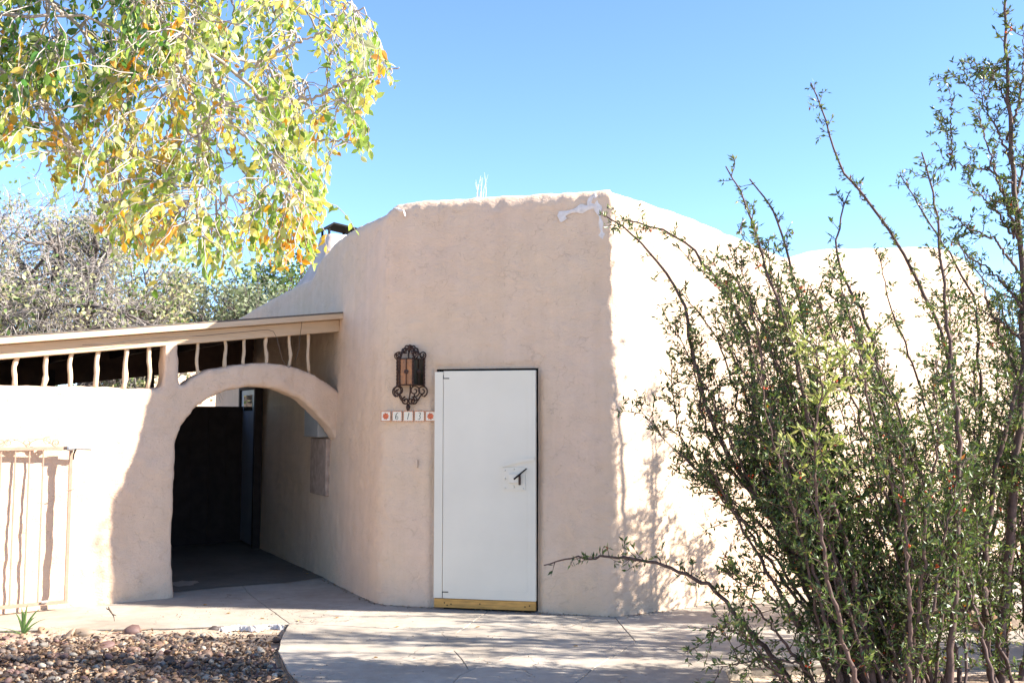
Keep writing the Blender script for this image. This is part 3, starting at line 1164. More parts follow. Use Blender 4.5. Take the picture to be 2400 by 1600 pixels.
ev = tmp.evaluated_get(dg)
me2 = bpy.data.meshes.new_from_object(ev)
nv = len(me2.vertices)
co = np.empty(nv * 3)
me2.vertices.foreach_get('co', co)
co = co.reshape(-1, 3)
no = np.empty(nv * 3)
me2.vertices.foreach_get('normal', no)
no = no.reshape(-1, 3)
dsp = 0.02 * vfbm(co, 1.5, 2, 6) + 0.007 * vfbm(co, 6, 3, 7) + 0.003 * vfbm(co, 17, 2, 8)
co = co + no * dsp[:, None]
polysv = [tuple(p.vertices) for p in me2.polygons]
bpy.data.objects.remove(tmp)
cen = np.array([co[list(p)].mean(0) for p in polysv])
tt_ = (cen[:, :2] - J) @ ldir
part = np.zeros(len(polysv), int)
spring = onleft(404, 1040)[1]
part[(tt_ > onleft(412, 900)[0]) & (cen[:, 2] > spring)] = 1
part[(tt_ > post_l - 0.03) & (tt_ < post_r + 0.03) & (cen[:, 2] > onleft(372, 892)[1] + 0.01)] = 2
gw = empty('garden_wall', (J[0], J[1], 0))
GB = (J[0], J[1], 0)
tag(gw, 'low tan stucco garden wall with a round arch over the passage', 'wall')
for pi, nm in enumerate(('wall', 'arch', 'post')):
    idx = np.where(part == pi)[0]
    used = sorted(set(v for i in idx for v in polysv[i]))
    remap = {v: k for k, v in enumerate(used)}
    me = bpy.data.meshes.new(nm)
    me.from_pydata([tuple(co[v]) for v in used], [], [tuple(remap[v] for v in polysv[i]) for i in idx])
    finish(nm, me, M_gwall, gw, GB, True)

# ------------------------------------------------------------------ porch roof on the wall
porch = empty('porch_roof', (J[0], J[1], 0))
tag(porch, 'sloping tan porch roof with beam and crooked peeled sticks above the arch', 'porch')


def lp(t, z, off=0.0):
    return np.array([J[0] + ldir[0] * t + lnor[0] * off, J[1] + ldir[1] * t + lnor[1] * off, z])


t0, t1 = -6.2, onleft(783, 735)[0]
ta, tb = onleft(0, 800)[0], onleft(785, 735)[0]
ztop = lambda t: np.interp(t, [ta, tb], [onleft(0, 776)[1], onleft(785, 720)[1]]) if ta <= t <= tb else onleft(0, 776)[1] + (t - ta) * (onleft(785, 720)[1] - onleft(0, 776)[1]) / (tb - ta)
zsl = (onleft(785, 720)[1] - onleft(0, 776)[1]) / (tb - ta)


def slab_along(name, ta_, tb_, o0, o1, dz0, dz1, m, parent=porch, bevel=0.004, base=GB):
    """box following the roof slope: offsets dz below the roof top line; off o0..o1 (negative = behind)"""
    V2 = []
    for t in (ta_, tb_):
        zt_ = ztop(0) + (t - 0) * zsl
        for o_ in (o0, o1):
            for dz in (dz0, dz1):
                V2.append(lp(t, zt_ + dz, o_))
    mb = MB()
    mb.add(V2, [(0, 1, 3, 2), (4, 6, 7, 5), (0, 4, 5, 1), (2, 3, 7, 6), (1, 5, 7, 3), (0, 2, 6, 4)])
    return mb.build(name, m, parent, base, bevel=bevel)


slab_along('fascia_trim', t0, t1 - 0.0, -0.015, 0.10, -0.058, -0.004, M_trim)
slab_along('beam', t0, t1 - 0.01, -0.16, -0.012, -0.185, -0.060, M_trim, bevel=0.008)
PD = 4.0
roof = slab_along('roofing', t0, t1 + 0.95, -PD, -0.2, -0.002, 0.012, M_roofing, bevel=0)
for k in range(16):
    o_ = 0.012 - k * 0.25
    slab_along('plank', t0, t1 + 0.1 + 0.05 * k, o_ - 0.244, o_, -0.03, -0.004, M_decking, bevel=0)
roof2 = slab_along('roofing', t0, t1 + 0.02, -0.2, 0.10, -0.002, 0.012, M_roofing, bevel=0)
for k in range(10):
    t_ = t0 + 0.2 + k * 0.78
    slab_along('rafter', t_, t_ + 0.05, -PD, -0.13, -0.15, -0.032, M_decking, bevel=0)
slab_along('rear_beam', t0, t1 + 0.7, -PD, -PD + 0.14, -0.42, -0.034, M_decking)
sticks = [((110, 620), (92, 790)), ((278, 608), (265, 797)), ((442, 592), (432, 802)), ((610, 577), (590, 808)), ((772, 567), (755, 810)), ((910, 553), (905, 812)),
          ((1213, 520), (1216, 745)), ((1380, 508), (1368, 688)), ((1502, 495), (1495, 668)), ((1634, 484), (1632, 665)), ((1766, 473), (1767, 676)), ((1893, 460), (1888, 712))]
sc2 = 900 / 2352.0
rs = random.Random(4)
for i, (a, b) in enumerate(sticks):
    pa = onleft(a[0] * sc2 / K, (600 + a[1] * sc2) / K, -0.07)
    pb = onleft(b[0] * sc2 / K, (600 + b[1] * sc2) / K, -0.07)
    r_ = 0.0215 if i < 6 else 0.0165
    pts, rad = [], []
    ph = rs.uniform(0, 6)
    bow = rs.choice((-1, 1)) * rs.uniform(0.008, 0.022)
    for k in range(9):
        q = k / 8
        tq = pa[0] + (pb[0] - pa[0]) * q + bow * math.sin(math.pi * q) + 0.005 * math.sin(ph + q * 9)
        zq = pa[1] + 0.02 + (pb[1] - 0.03 - pa[1]) * q
        pts.append(lp(tq, zq, -0.07 + 0.01 * math.sin(ph * 2 + q * 5)))
        kn = 1.25 if k == rs.randint(2, 7) else 1.0
        rad.append(r_ * kn * (0.9 + 0.2 * rs.random()))
    mb = MB()
    mb.tube(pts, rad, 9)
    mb.build('stick', M_stick, porch, GB, True)
# wires
for pts in ([(505, 543), (640, 540), (850, 512), (1000, 497), (1250, 487), (1450, 468), (1640, 450), (1675, 462), (1695, 500), (1712, 570), (1728, 630), (1750, 668), (1768, 682), (1790, 665)],
            [(1842, 365), (1846, 430), (1836, 500), (1832, 560), (1820, 605), (1805, 640)]):
    mb = MB()
    q3 = []
    for x, y in pts:
        t_, z_ = onleft(x * sc2 / K, (600 + y * sc2) / K, 0.035)
        q3.append(lp(t_, z_, 0.075 if y < 430 else 0.036))
    mb.tube(q3, 0.0028, 5)
    mb.build('wire', M_wire, porch, GB, True)
# nail knots near the beam ends
# back of the porch: dark boarded wall with posts
rearw = empty('rear_partition', tuple(lp(-1, 0, -PD + 0.1)))
tag(rearw, 'dark boarded partition at the back of the shaded passage', 'partition')
RB = tuple(lp(-1, 0, -PD + 0.1))
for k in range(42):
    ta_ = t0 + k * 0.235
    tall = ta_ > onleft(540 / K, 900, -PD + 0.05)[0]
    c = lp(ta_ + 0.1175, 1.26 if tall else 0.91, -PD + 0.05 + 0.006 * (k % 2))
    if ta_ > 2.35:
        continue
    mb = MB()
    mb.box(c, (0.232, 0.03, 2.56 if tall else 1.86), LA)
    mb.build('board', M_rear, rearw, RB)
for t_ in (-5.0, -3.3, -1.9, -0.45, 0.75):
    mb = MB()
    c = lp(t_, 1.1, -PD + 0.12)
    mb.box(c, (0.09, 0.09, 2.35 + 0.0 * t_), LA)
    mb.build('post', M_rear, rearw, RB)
for k in range(16):  # unseen left end wall, added to keep light out of the passage
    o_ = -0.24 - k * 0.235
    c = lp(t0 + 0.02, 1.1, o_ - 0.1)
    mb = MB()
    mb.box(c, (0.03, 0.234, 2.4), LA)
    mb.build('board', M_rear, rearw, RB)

# passage floor sheet with the shade painted into its colour, with an old paint spill
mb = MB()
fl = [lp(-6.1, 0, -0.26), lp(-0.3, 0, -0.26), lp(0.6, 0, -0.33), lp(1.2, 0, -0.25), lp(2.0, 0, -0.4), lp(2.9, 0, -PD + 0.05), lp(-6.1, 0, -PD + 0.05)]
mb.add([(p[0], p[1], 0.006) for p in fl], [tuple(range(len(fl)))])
o = mb.build('porch_floor_shade', M_conc_shade)
tag(o, 'concrete floor of the passage, its shade painted into the colour', kind='structure')
mb = MB()
c0 = ground(430, 1368)
rs = random.Random(3)
ring = []
for k in range(22):
    a = 2 * math.pi * k / 22
    r_ = rs.uniform(0.65, 1.1)
    ring.append((c0[0] + 0.17 * r_ * math.cos(a), c0[1] + 0.20 * r_ * math.sin(a), 0.0095))
mb.add(ring + [(c0[0], c0[1], 0.0095)], [(k, (k + 1) % 22, 22) for k in range(22)])
mb.build('paint_spill', M_conc, o)

# sunlit wall beyond the porch
mb = MB()
pA, pB = at(360, 900, 19.0), at(640, 900, 20.5)
V2, F2 = [], []
nxx, nzz = 40, 20
for i in range(nxx + 1):
    for j in range(nzz + 1):
        x = pA[0] + (pB[0] - pA[0]) * i / nxx
        y = pA[1] + (pB[1] - pA[1]) * i / nxx
        z = -0.1 + 2.75 * j / nzz
        d = 0.03 * fbm((x, y, z), 1.2)
        V2.append((x, y - d, z))
for i in range(nxx):
    for j in range(nzz):
        a = i * (nzz + 1) + j
        F2.append((a, a + nzz + 1, a + nzz + 2, a + 1))
nb = len(V2)
V2 += [(p[0], p[1] + 0.25, z) for p, z in ((pA, -0.1), (pA, 2.65), (pB, 2.65), (pB, -0.1))]
F2 += [(nb, nb + 1, nb + 2, nb + 3), (0, nzz, nb + 1, nb), (nxx * (nzz + 1), nb + 3, nb + 2, nxx * (nzz + 1) + nzz)]
F2.append(tuple([i * (nzz + 1) + nzz for i in range(nxx + 1)] + [nb + 2, nb + 1]))
mb.add(V2, F2)
o = mb.build('courtyard_wall', M_house, smooth=False)
tag(o, 'sunlit pink stucco wall seen beyond the passage under the porch', 'wall')

# ------------------------------------------------------------------ iron gate folded against the garden wall
GO = 0.115
gt, gz = onleft(150, 1402, GO)
gpos = lp(gt, 0.06, GO)
gate = empty('iron_gate', tuple(gpos), LA)
tag(gate, 'tan painted iron gate with scrolled top standing against the garden wall', 'gate')
gt2, gz2 = onleft(163, 1046, GO)
lean = (gt2 - gt) / (gz2 - gz)
GH = gz2 - gz
GWD = 1.02


def gx_(x, z):
    return x + lean * z


def gbar(name, x0, z0, x1, z1, wd, parent=gate):
    mb = MB()
    d = np.array([gx_(x1, z1) - gx_(x0, z0), z1 - z0])
    d /= np.linalg.norm(d)
    nn = np.array([-d[1], d[0]]) * wd / 2
    V2 = []
    for (x, z) in ((x0, z0), (x1, z1)):
        for s_, y in ((-1, -wd / 2), (1, -wd / 2), (1, wd / 2), (-1, wd / 2)):
            V2.append((gx_(x, z) + nn[0] * s_, y, z + nn[1] * s_))
    mb.add(V2, [(0, 1, 2, 3), (7, 6, 5, 4), (0, 4, 5, 1), (1, 5, 6, 2), (2, 6, 7, 3), (3, 7, 4, 0)])
    return mb.build(name, M_gate, parent, bevel=0.002)


gbar('stile', 0, 0, 0, GH + 0.012, 0.028)
gbar('stile', -GWD, 0, -GWD, GH + 0.012, 0.028)
gbar('top_rail', -GWD + 0.014, GH, -0.014, GH, 0.028)
gbar('bottom_rail', -GWD + 0.014, 0.014, -0.014, 0.014, 0.028)
x = -0.225
while x > -GWD + 0.05:
    gbar('bar', x, 0.028, x, GH - 0.014, 0.0125)
    x -= 0.111


def spiral(cx, cz, r0, r1, a0, a1, n=26):
    out = []
    for k in range(n):
        q = k / (n - 1)
        r_ = r0 + (r1 - r0) * q
        a = a0 + (a1 - a0) * q
        out.append((cx + r_ * math.cos(a), cz + r_ * math.sin(a)))
    return out


def flat_band(name, pts2, wy, th, m, parent, y=0.0):
    mb = MB()
    P = np.array(pts2)
    V2 = []
    n = len(P)
    for i in range(n):
        d = P[min(i + 1, n - 1)] - P[max(i - 1, 0)]
        d = d / (np.linalg.norm(d) + 1e-9)
        nn = np.array([-d[1], d[0]]) * th / 2
        for s_, yy in ((-1, y - wy / 2), (1, y - wy / 2), (1, y + wy / 2), (-1, y + wy / 2)):
            V2.append((P[i, 0] + nn[0] * s_, yy, P[i, 1] + nn[1] * s_))
    F2 = []
    for i in range(n - 1):
        for k in range(4):
            a, b = i * 4 + k, i * 4 + (k + 1) % 4
            F2.append((a, b, b + 4, a + 4))
    F2 += [(3, 2, 1, 0), tuple((n - 1) * 4 + k for k in range(4))]
    mb.add(V2, F2)
    return mb.build(name, m, parent, smooth=False)


zt_ = GH + 0.014
for cx, sgn in ((-0.30, 1), (-0.82, -1)):
    # S shaped scroll lying on the top rail
    pts = spiral(cx + 0.11 * sgn, zt_ + 0.055, 0.012, 0.038, R(200) if sgn > 0 else R(-20), R(-300) if sgn > 0 else R(480), 34)
    ex_, ez_ = pts[-1]
    tail = [(ex_ - sgn * 0.32 * q, ez_ - 0.03 * math.sin(q * math.pi * 1.0) + 0.055 * (q ** 2) * math.sin(q * 4)) for q in np.linspace(0.05, 1, 16)]
    flat_band('scroll', pts + tail, 0.014, 0.0055, M_gate, gate)
    e2 = tail[-1]
    flat_band('scroll', spiral(e2[0] - sgn * 0.01, zt_ + 0.04, 0.03, 0.01, R(80), R(80) + sgn * R(520), 34), 0.014, 0.0055, M_gate, gate)
flat_band('scroll', spiral(-0.56, zt_ + 0.04, 0.034, 0.01, R(200), R(700), 34), 0.014, 0.0055, M_gate, gate)
for x0, x1 in ((-0.58, -0.36), (-0.36, -0.14), (-0.88, -0.62)):
    flat_band('scroll', [(x0 + (x1 - x0) * q, zt_ + 0.006 + 0.062 * math.sin(math.pi * q) ** 0.8) for q in np.linspace(0, 1, 18)], 0.026, 0.006, M_gate, gate)
for cx, d_ in ((-0.36, 1), (-0.12, -1), (-0.60, 1)):
    flat_band('scroll', spiral(cx, zt_ + 0.034, 0.034, 0.012, R(-90), R(-90) + d_ * R(430), 30), 0.026, 0.006, M_gate, gate)
# closer: grey cylinder clamp on the corner
mb = MB()
mb.tube([(gx_(-0.03, GH), -0.03, GH), (gx_(0.03, GH), -0.032, GH + 0.004), (gx_(0.04, GH), -0.032, GH + 0.004), (gx_(0.16, GH), -0.035, GH - 0.004), (gx_(0.165, GH), -0.035, GH - 0.004)], [0.022, 0.022, 0.017, 0.019, 0.012], 12)
mb.box((gx_(-0.015, GH), -0.022, GH + 0.006), (0.05, 0.03, 0.05))
cl = mb.build('closer', M_steel, gate, smooth=False)
cl['label'] = 'grey metal gate closer at the top corner'
mb = MB()
mb.tube([(gx_(0.03, GH), -0.045, GH - 0.005), (gx_(0.015, GH), -0.045, GH - 0.05), (gx_(0.012, GH), -0.04, GH - 0.10)], [0.009, 0.007, 0.005], 6)
mb.build('strap', M_black, gate)
mb = MB()
mb.tube([(gx_(-0.03, GH * 0.73), -0.018, GH * 0.73 - 0.004), (gx_(0.035, GH * 0.73), -0.018, GH * 0.73 + 0.004)], 0.005, 6)
mb.build('latch_pin', M_gate, gate)
mb = MB()
mb.tube([(-0.2, -0.02, 0.03), (-0.155, -0.022, 0.032), (-0.15, -0.022, 0.03)], [0.012, 0.014, 0.008], 8)
mb.build('drop_rod_clip', M_steel, gate)

# ------------------------------------------------------------------ wall lantern
lc = chamf(963, 872)
e = wall_d(lc)
LBs = (lc[0] + ndir[0] * (e + 0.004), lc[1] + ndir[1] * (e + 0.004), lc[2])
lan = empty('wall_lantern', LBs, FR)
tag(lan, 'rusty scrolled iron wall lantern with amber panes left of the door', 'lantern')
u1 = 0.00058
a_ = 0.128
hexp = [(-a_, 0.0), (-a_ / 2, -a_ * 0.87), (a_ / 2, -a_ * 0.87), (a_, 0.0)]
zb, zt2 = -0.118, 0.116
for i in range(3):
    (xa, ya), (xb, yb) = hexp[i], hexp[i + 1]
    mb = MB()
    mb.add([(xa, ya, zb), (xb, yb, zb), (xb, yb, zt2), (xa, ya, zt2)], [(0, 1, 2, 3)])
    o = mb.build('pane', M_amber if i < 2 else M_pane_shade, lan)
    sol = o.modifiers.new('s', 'SOLIDIFY')
    sol.thickness = 0.004
    # centre muntin and rosette
    mx_, my_ = (xa + xb) / 2, (ya + yb) / 2
    dn = np.array([yb - ya, -(xb - xa)])
    dn = dn / np.linalg.norm(dn) * 0.006
    mb = MB()
    mb.tube([(mx_ + dn[0], my_ + dn[1], zb), (mx_ + dn[0], my_ + dn[1], zt2)], 0.004, 6)
    mb.build('muntin', M_iron, lan)
    mb = MB()
    mb.tube([(mx_, my_, 0), (mx_ + dn[0] * 1.5, my_ + dn[1] * 1.5, 0), (mx_ + dn[0] * 2.4, my_ + dn[1] * 2.4, 0)], [0.021, 0.020, 0.008], 10)
    mb.build('rosette', M_iron, lan)
    for zz in (zb, zt2):
        mb = MB()
        mb.tube([(xa, ya, zz), (xb, yb, zz)], 0.006, 6)
        mb.build('rail', M_iron, lan)
for (xa, ya) in hexp:
    mb = MB()
    for ph in (0, math.pi):
        mb.tube([(xa + 0.005 * math.cos(k * 1.1 + ph), ya + 0.005 * math.sin(k * 1.1 + ph), zb - 0.012 + (zt2 - zb + 0.024) * k / 24) for k in range(25)], 0.0075, 5)
    mb.build('twisted_bar', M_iron, lan, smooth=True)
mb = MB()
mb.box((0, -0.004, 0), (0.22, 0.006, 0.24))
mb.build('backplate', M_iron, lan)


def zc(px, pz):
    return ((px - 492) * u1, (605 - pz) * 0.000535)


def scroll3(pts2, dx, dy, y0, y1):
    """scroll band; its depth runs from y0 at start to y1 at end"""
    n = len(pts2)
    mb = MB()
    q = [(p[0] + dx, y0 + (y1 - y0) * i / (n - 1), p[1]) for i, p in enumerate(pts2)]
    mb.tube(q, 0.0062, 6)
    mb.build('scroll', M_iron, lan, smooth=True)


for sg in (-1, 1):
    for layer, (ya, yb, sh) in enumerate(((-0.015, -0.02, 1.0), (-0.095, -0.05, 0.62))):
        X = lambda d: sg * d * u1 * sh
        # outer top ring, inner volute
        c = (X(205), zc(0, 320)[1])
        scroll3([(c[0] + sg * r_ * u1 * math.cos(a), c[1] + r_ * u1 * math.sin(a)) for r_, a in zip(np.linspace(60, 16, 30), np.linspace(R(-70), R(430), 30))], 0, 0, ya, ya)
        c = (X(95), zc(0, 235)[1])
        scroll3([(c[0] + sg * r_ * u1 * math.cos(a), c[1] + r_ * u1 * math.sin(a)) for r_, a in zip(np.linspace(46, 14, 26), np.linspace(R(-120), R(330), 26))], 0, 0, yb, yb)
        scroll3([(X(205 - 110 * q), zc(0, 375 - 170 * q + 25 * math.sin(q * 6.28))[1]) for q in np.linspace(0, 1, 14)], 0, 0, ya, yb)
        c = (X(50), zc(0, 190)[1])
        scroll3([(c[0] + sg * r_ * u1 * math.cos(a), c[1] + r_ * u1 * math.sin(a)) for r_, a in zip(np.linspace(38, 12, 22), np.linspace(R(-60), R(330), 22))], 0, 0, yb, yb)
        # bottom ring and volutes
        c = (X(205), zc(0, 925)[1])
        scroll3([(c[0] + sg * r_ * u1 * math.cos(a), c[1] + r_ * u1 * math.sin(a)) for r_, a in zip(np.linspace(92, 22, 34), np.linspace(R(-75), R(450), 34))], 0, 0, ya, ya)
        c = (X(68), zc(0, 1090)[1])
        scroll3([(c[0] + sg * r_ * u1 * math.cos(a), c[1] + r_ * u1 * math.sin(a)) for r_, a in zip(np.linspace(64, 16, 28), np.linspace(R(80), R(-400), 28))], 0, 0, yb, yb)
        scroll3([(X(215 - 110 * q), zc(0, 1010 + 60 * q - 30 * math.sin(q * 6.28))[1]) for q in np.linspace(0, 1, 14)], 0, 0, ya, yb)
for sgx, yy in ((-0.02, -0.02), (0.008, -0.06)):
    mb = MB()
    mb.tube([(sgx, yy, zc(0, 1140)[1]), (sgx, yy, zc(0, 1185)[1]), (sgx + 0.004, yy - 0.01, zc(0, 1220)[1]), (sgx, yy, zc(0, 1260)[1])], [0.005, 0.014, 0.012, 0.003], 6)
    mb.build('finial', M_iron, lan, smooth=True)
mb = MB()
mb.tube([(0, -0.02, zc(0, 140)[1]), (0, -0.03, zc(0, 170)[1]), (0, -0.045, zc(0, 230)[1]), (0, -0.04, zc(0, 290)[1])], [0.006, 0.02, 0.014, 0.005], 7)
mb.build('crown', M_iron, lan, smooth=True)
mb = MB()
mb.tube([(0.03, -0.09, zb - 0.005), (0.03, -0.08, zc(0, 920)[1]), (0.015, -0.06, zc(0, 1010)[1]), (0.0, -0.05, zc(0, 1100)[1])], [0.006, 0.009, 0.007, 0.005], 6)
mb.tube([(0.02, -0.10, zt2), (0.012, -0.09, zc(0, 330)[1]), (0.0, -0.05, zc(0, 270)[1])], [0.006, 0.007, 0.005], 6)
mb.build('strap', M_iron, lan, smooth=True)

# ------------------------------------------------------------------ dry grass tuft on the roof edge
tuft = empty('dry_grass_tuft', tuple(at(1125, 470, 9.6)))
p0 = at(1126, 474, 9.6)
tuft.location = (p0[0], p0[1], 3.6)
tag(tuft, 'thin pale dry grass stalks growing on the roof edge', 'grass')
rs = random.Random(11)
for k in range(11):
    bx_ = p0[0] + rs.uniform(-0.045, 0.04)
    hgt = rs.uniform(0.2, 0.34)
    mb = MB()
    mb.tube([(bx_, p0[1], 3.55), (bx_ + rs.uniform(-0.01, 0.02), p0[1] + rs.uniform(-0.02, 0.02), 3.66 + hgt * 0.5), (bx_ + rs.uniform(-0.02, 0.04), p0[1] + rs.uniform(-0.03, 0.03), 3.66 + hgt)], [0.0028, 0.0022, 0.001], 4)
    mb.build('stalk', M_straw, tuft, (p0[0], p0[1], 3.6))

# ------------------------------------------------------------------ gravel bed
gravel = empty('gravel_bed', (-3.3, 7.5, -0.03))
tag(gravel, 'bed of brown and grey river stones left of the path', kind='structure')
GVB = (-3.3, 7.5, -0.03)
# sandy soil skirt with small relief
mb = MB()
V2, F2 = [], []
gxn, gyn = 90, 60
for j in range(gyn + 1):
    for i in range(gxn + 1):
        x = -6.5 + 5.6 * i / gxn
        y = 5.4 + 3.35 * j / gyn
        px, py = topix((x, y, 0.0))
        hump = 0.036 * math.exp(-((py - 1476) / 16) ** 2) * min(1, max(0, (560 - px) / 60))
        V2.append((x, y, -0.045 + hump + 0.02 * fbm((x, y, 0), 2.4, 3)))
for j in range(gyn):
    for i in range(gxn):
        a = j * (gxn + 1) + i
        F2.append((a, a + 1, a + gxn + 2, a + gxn + 1))
mb.add(V2, F2)
M_sand = simple('sandy_soil', (0.40, 0.31, 0.23), 0.95, nscale=14, var=0.3, bump=0.8, bdist=0.015)
mb.build('soil', M_sand, gravel, GVB, True)
pal = 0.78 * np.array([(.17, .105, .075), (.27, .20, .15), (.38, .29, .21), (.07, .055, .048), (.28, .18, .14), (.48, .42, .34), (.17, .10, .09), (.20, .15, .12), (.10, .07, .055), (.36, .23, .14), (.20, .18, .16), (.08, .06, .055)])


def rock_template(seed, sub=2):
    bm = bmesh.new()
    bmesh.ops.create_icosphere(bm, subdivisions=sub, radius=1.0)
    rs_ = random.Random(seed)
    ex_ = Vector((rs_.uniform(0, 50), rs_.uniform(0, 50), 3))
    planes = [(Vector((rs_.gauss(0, 1), rs_.gauss(0, 1), rs_.gauss(0, 1))).normalized(), rs_.uniform(0.55, 0.85)) for _ in range(5)]
    for v in bm.verts:
        n = v.co.normalized()
        r_ = 1 + 0.28 * noise.noise(n * 1.3 + ex_)
        q = n * r_
        for pn, pdist in planes:
            dd = q.dot(pn) - pdist
            if dd > 0:
                q -= pn * dd * 0.8
        v.co = q
    bm.verts.ensure_lookup_table()
    Vt = np.array([v.co[:] for v in bm.verts])
    Ft = np.array([[v.index for v in f.verts] for f in bm.faces])
    bm.free()
    return Vt, Ft


RT = [rock_template(100 + i) for i in range(8)]
RT1 = [rock_template(100 + i, 1) for i in range(8)]


def in_poly(x, y, P):
    c = False
    n = len(P)
    for i in range(n):
        x1, y1 = P[i]
        x2, y2 = P[i - 1]
        if (y1 > y) != (y2 > y) and x < (x2 - x1) * (y - y1) / (y2 - y1) + x1:
            c = not c
    return c


gpoly = [tuple(ground(*q)[:2]) for q in ((-250, 1478), (0, 1480), (150, 1480), (300, 1478), (430, 1476), (560, 1478), (660, 1480), (650, 1500), (642, 1540), (660, 1575), (700, 1615), (760, 1700), (-200, 1760), (-400, 1600))]
stones = []
rs = random.Random(21)
cell = {}


def try_stone(x, y, r_, zoff=0.0):
    k = (int(x / 0.12), int(y / 0.12))
    for a in (-1, 0, 1):
        for b in (-1, 0, 1):
            for (x2, y2, r2) in cell.get((k[0] + a, k[1] + b), ()):
                if (x - x2) ** 2 + (y - y2) ** 2 < ((r_ + r2) * 0.70) ** 2:
                    return False
    cell.setdefault(k, []).append((x, y, r_))
    stones.append((x, y, r_, zoff))
    return True


for r_lo, r_hi, n in ((0.034, 0.048, 260), (0.018, 0.032, 2600), (0.009, 0.018, 12000)):
    for _ in range(n):
        x, y = rs.uniform(-5.2, -1.2), rs.uniform(5.9, 8.65)
        px, py = topix((x, y, 0.0))
        if not (-180 < px and py < 1680) or not in_poly(x, y, gpoly):
            continue
        # stones thin out in the sandy margin along the concrete
        edge = py - (1482 + (px > 330) * max(0, min(1, (px - 330) / 100)) * 22)
        if edge < 24 and rs.random() > 0.2 + edge / 40 and r_lo > 0.02:
            continue
        if px > 480 and py < 1512 and rs.random() < 0.8:
            continue
        try_stone(x, y, rs.uniform(r_lo, r_hi))
# a few second-layer stones
for _ in range(1500):
    x, y = rs.uniform(-5.0, -1.4), rs.uniform(5.9, 8.2)
    px, py = topix((x, y, 0.0))
    if -100 < px and py < 1660 and py > 1525 and in_poly(x, y, gpoly):
        stones.append((x, y, rs.uniform(0.014, 0.034), 0.02))
# larger edge rocks seen against the concrete
for px, py, r_ in ((100, 1478, 0.07), (195, 1482, 0.085), (160, 1486, 0.07), (310, 1478, 0.085), (245, 1508, 0.075), (480, 1532, 0.06), (370, 1540, 0.06), (305, 1566, 0.06), (500, 1470, 0.05)):
    p = ground(px, py)
    stones.append((p[0], p[1], r_, 0.0))
ap = []
for (x, y, r_, zo) in stones:
    px, py = topix((x, y, 0))
    ap.append(r_ / y if (0 <= px <= 2400 and py < 1600) else 0)
order = np.argsort(-np.array(ap))
rngc = np.random.default_rng(3)


def stone_params(i):
    x, y, r_, zo = stones[i]
    h_ = math.sin(x * 12.9 + y * 78.2) * 43758.5
    rr = random.Random(int(h_ * 1000))
    sx, sy, sz = rr.uniform(0.85, 1.3), rr.uniform(0.7, 1.0), rr.uniform(0.45, 0.75)
    if r_ > 0.065:
        sz *= 0.8
    rot = Matrix.Rotation(rr.uniform(0, 6.28), 3, 'Z') @ Matrix.Rotation(rr.gauss(0, 0.3), 3, 'X') @ Matrix.Rotation(rr.gauss(0, 0.3), 3, 'Y')
    return np.array([x, y, -0.03 + r_ * sz * 0.45 + zo]), np.array(rot) @ np.diag([r_ * sx, r_ * sy, r_ * sz]), rr.randrange(8), rr.randrange(12), rr.uniform(0.75, 1.25)


big = order[:300]
rest = order[300:]
var_me = {}
for i in big:
    c, Mx, tv, cv, br = stone_params(i)
    kk = (tv, cv)
    if kk not in var_me:
        Vt, Ft = RT[tv]
        me = bpy.data.meshes.new('stone')
        me.from_pydata([tuple(v) for v in Vt], [], [tuple(f) for f in Ft])
        ca = me.color_attributes.new('Col', 'FLOAT_COLOR', 'POINT')
        arr = np.ones((len(Vt), 4), np.float32)
        arr[:, :3] = pal[cv] * (0.85 + 0.3 * rngc.random())
        ca.data.foreach_set('color', arr.ravel())
        me.polygons.foreach_set('use_smooth', [True] * len(me.polygons))
        me.materials.append(M_stone)
        var_me[kk] = me
    o = bpy.data.objects.new('stone', var_me[kk])
    COL.objects.link(o)
    o.parent = gravel
    m4 = Matrix.Identity(4)
    for a in range(3):
        for b in range(3):
            m4[a][b] = float(Mx[a][b])
        m4[a][3] = float(c[a] - GVB[a])
    o.matrix_basis = m4
Vs, Fs, Cs = [], [], []
off = 0
for i in rest:
    c, Mx, tv, cv, br = stone_params(i)
    Vt, Ft = (RT if stones[i][2] > 0.02 else RT1)[tv]
    Vs.append(Vt @ Mx.T + c)
    Fs.append(Ft + off)
    Cs.append(np.tile(pal[cv] * br, (len(Vt), 1)))
    off += len(Vt)
Fs = np.concatenate(Fs)
o = np_mesh('small_stones', np.concatenate(Vs), Fs.ravel(), np.full(len(Fs), 3), M_stone, np.concatenate(Cs), gravel, GVB, True)
o['kind'] = 'stuff'

# dry twig and leaf litter among the stones
tl = Twigs()
rs = random.Random(77)
for _ in range(420):
    x, y = rs.uniform(-5.0, -1.2), rs.uniform(6.0, 8.4)
    if not in_poly(x, y, gpoly):
        continue
    a = rs.uniform(0, 3.14)
    L_ = rs.uniform(0.03, 0.10)
    z = rs.uniform(-0.02, 0.015)
    tl.add([(x, y, z), (x + L_ * 0.5 * math.cos(a), y + L_ * 0.5 * math.sin(a), z + 0.006), (x + L_ * math.cos(a + 0.2), y + L_ * math.sin(a + 0.2), z + rs.uniform(-0.004, 0.012))], [0.003, 0.0028, 0.0014], 4)
tl.build('twig_litter', M_litter, gravel, GVB)

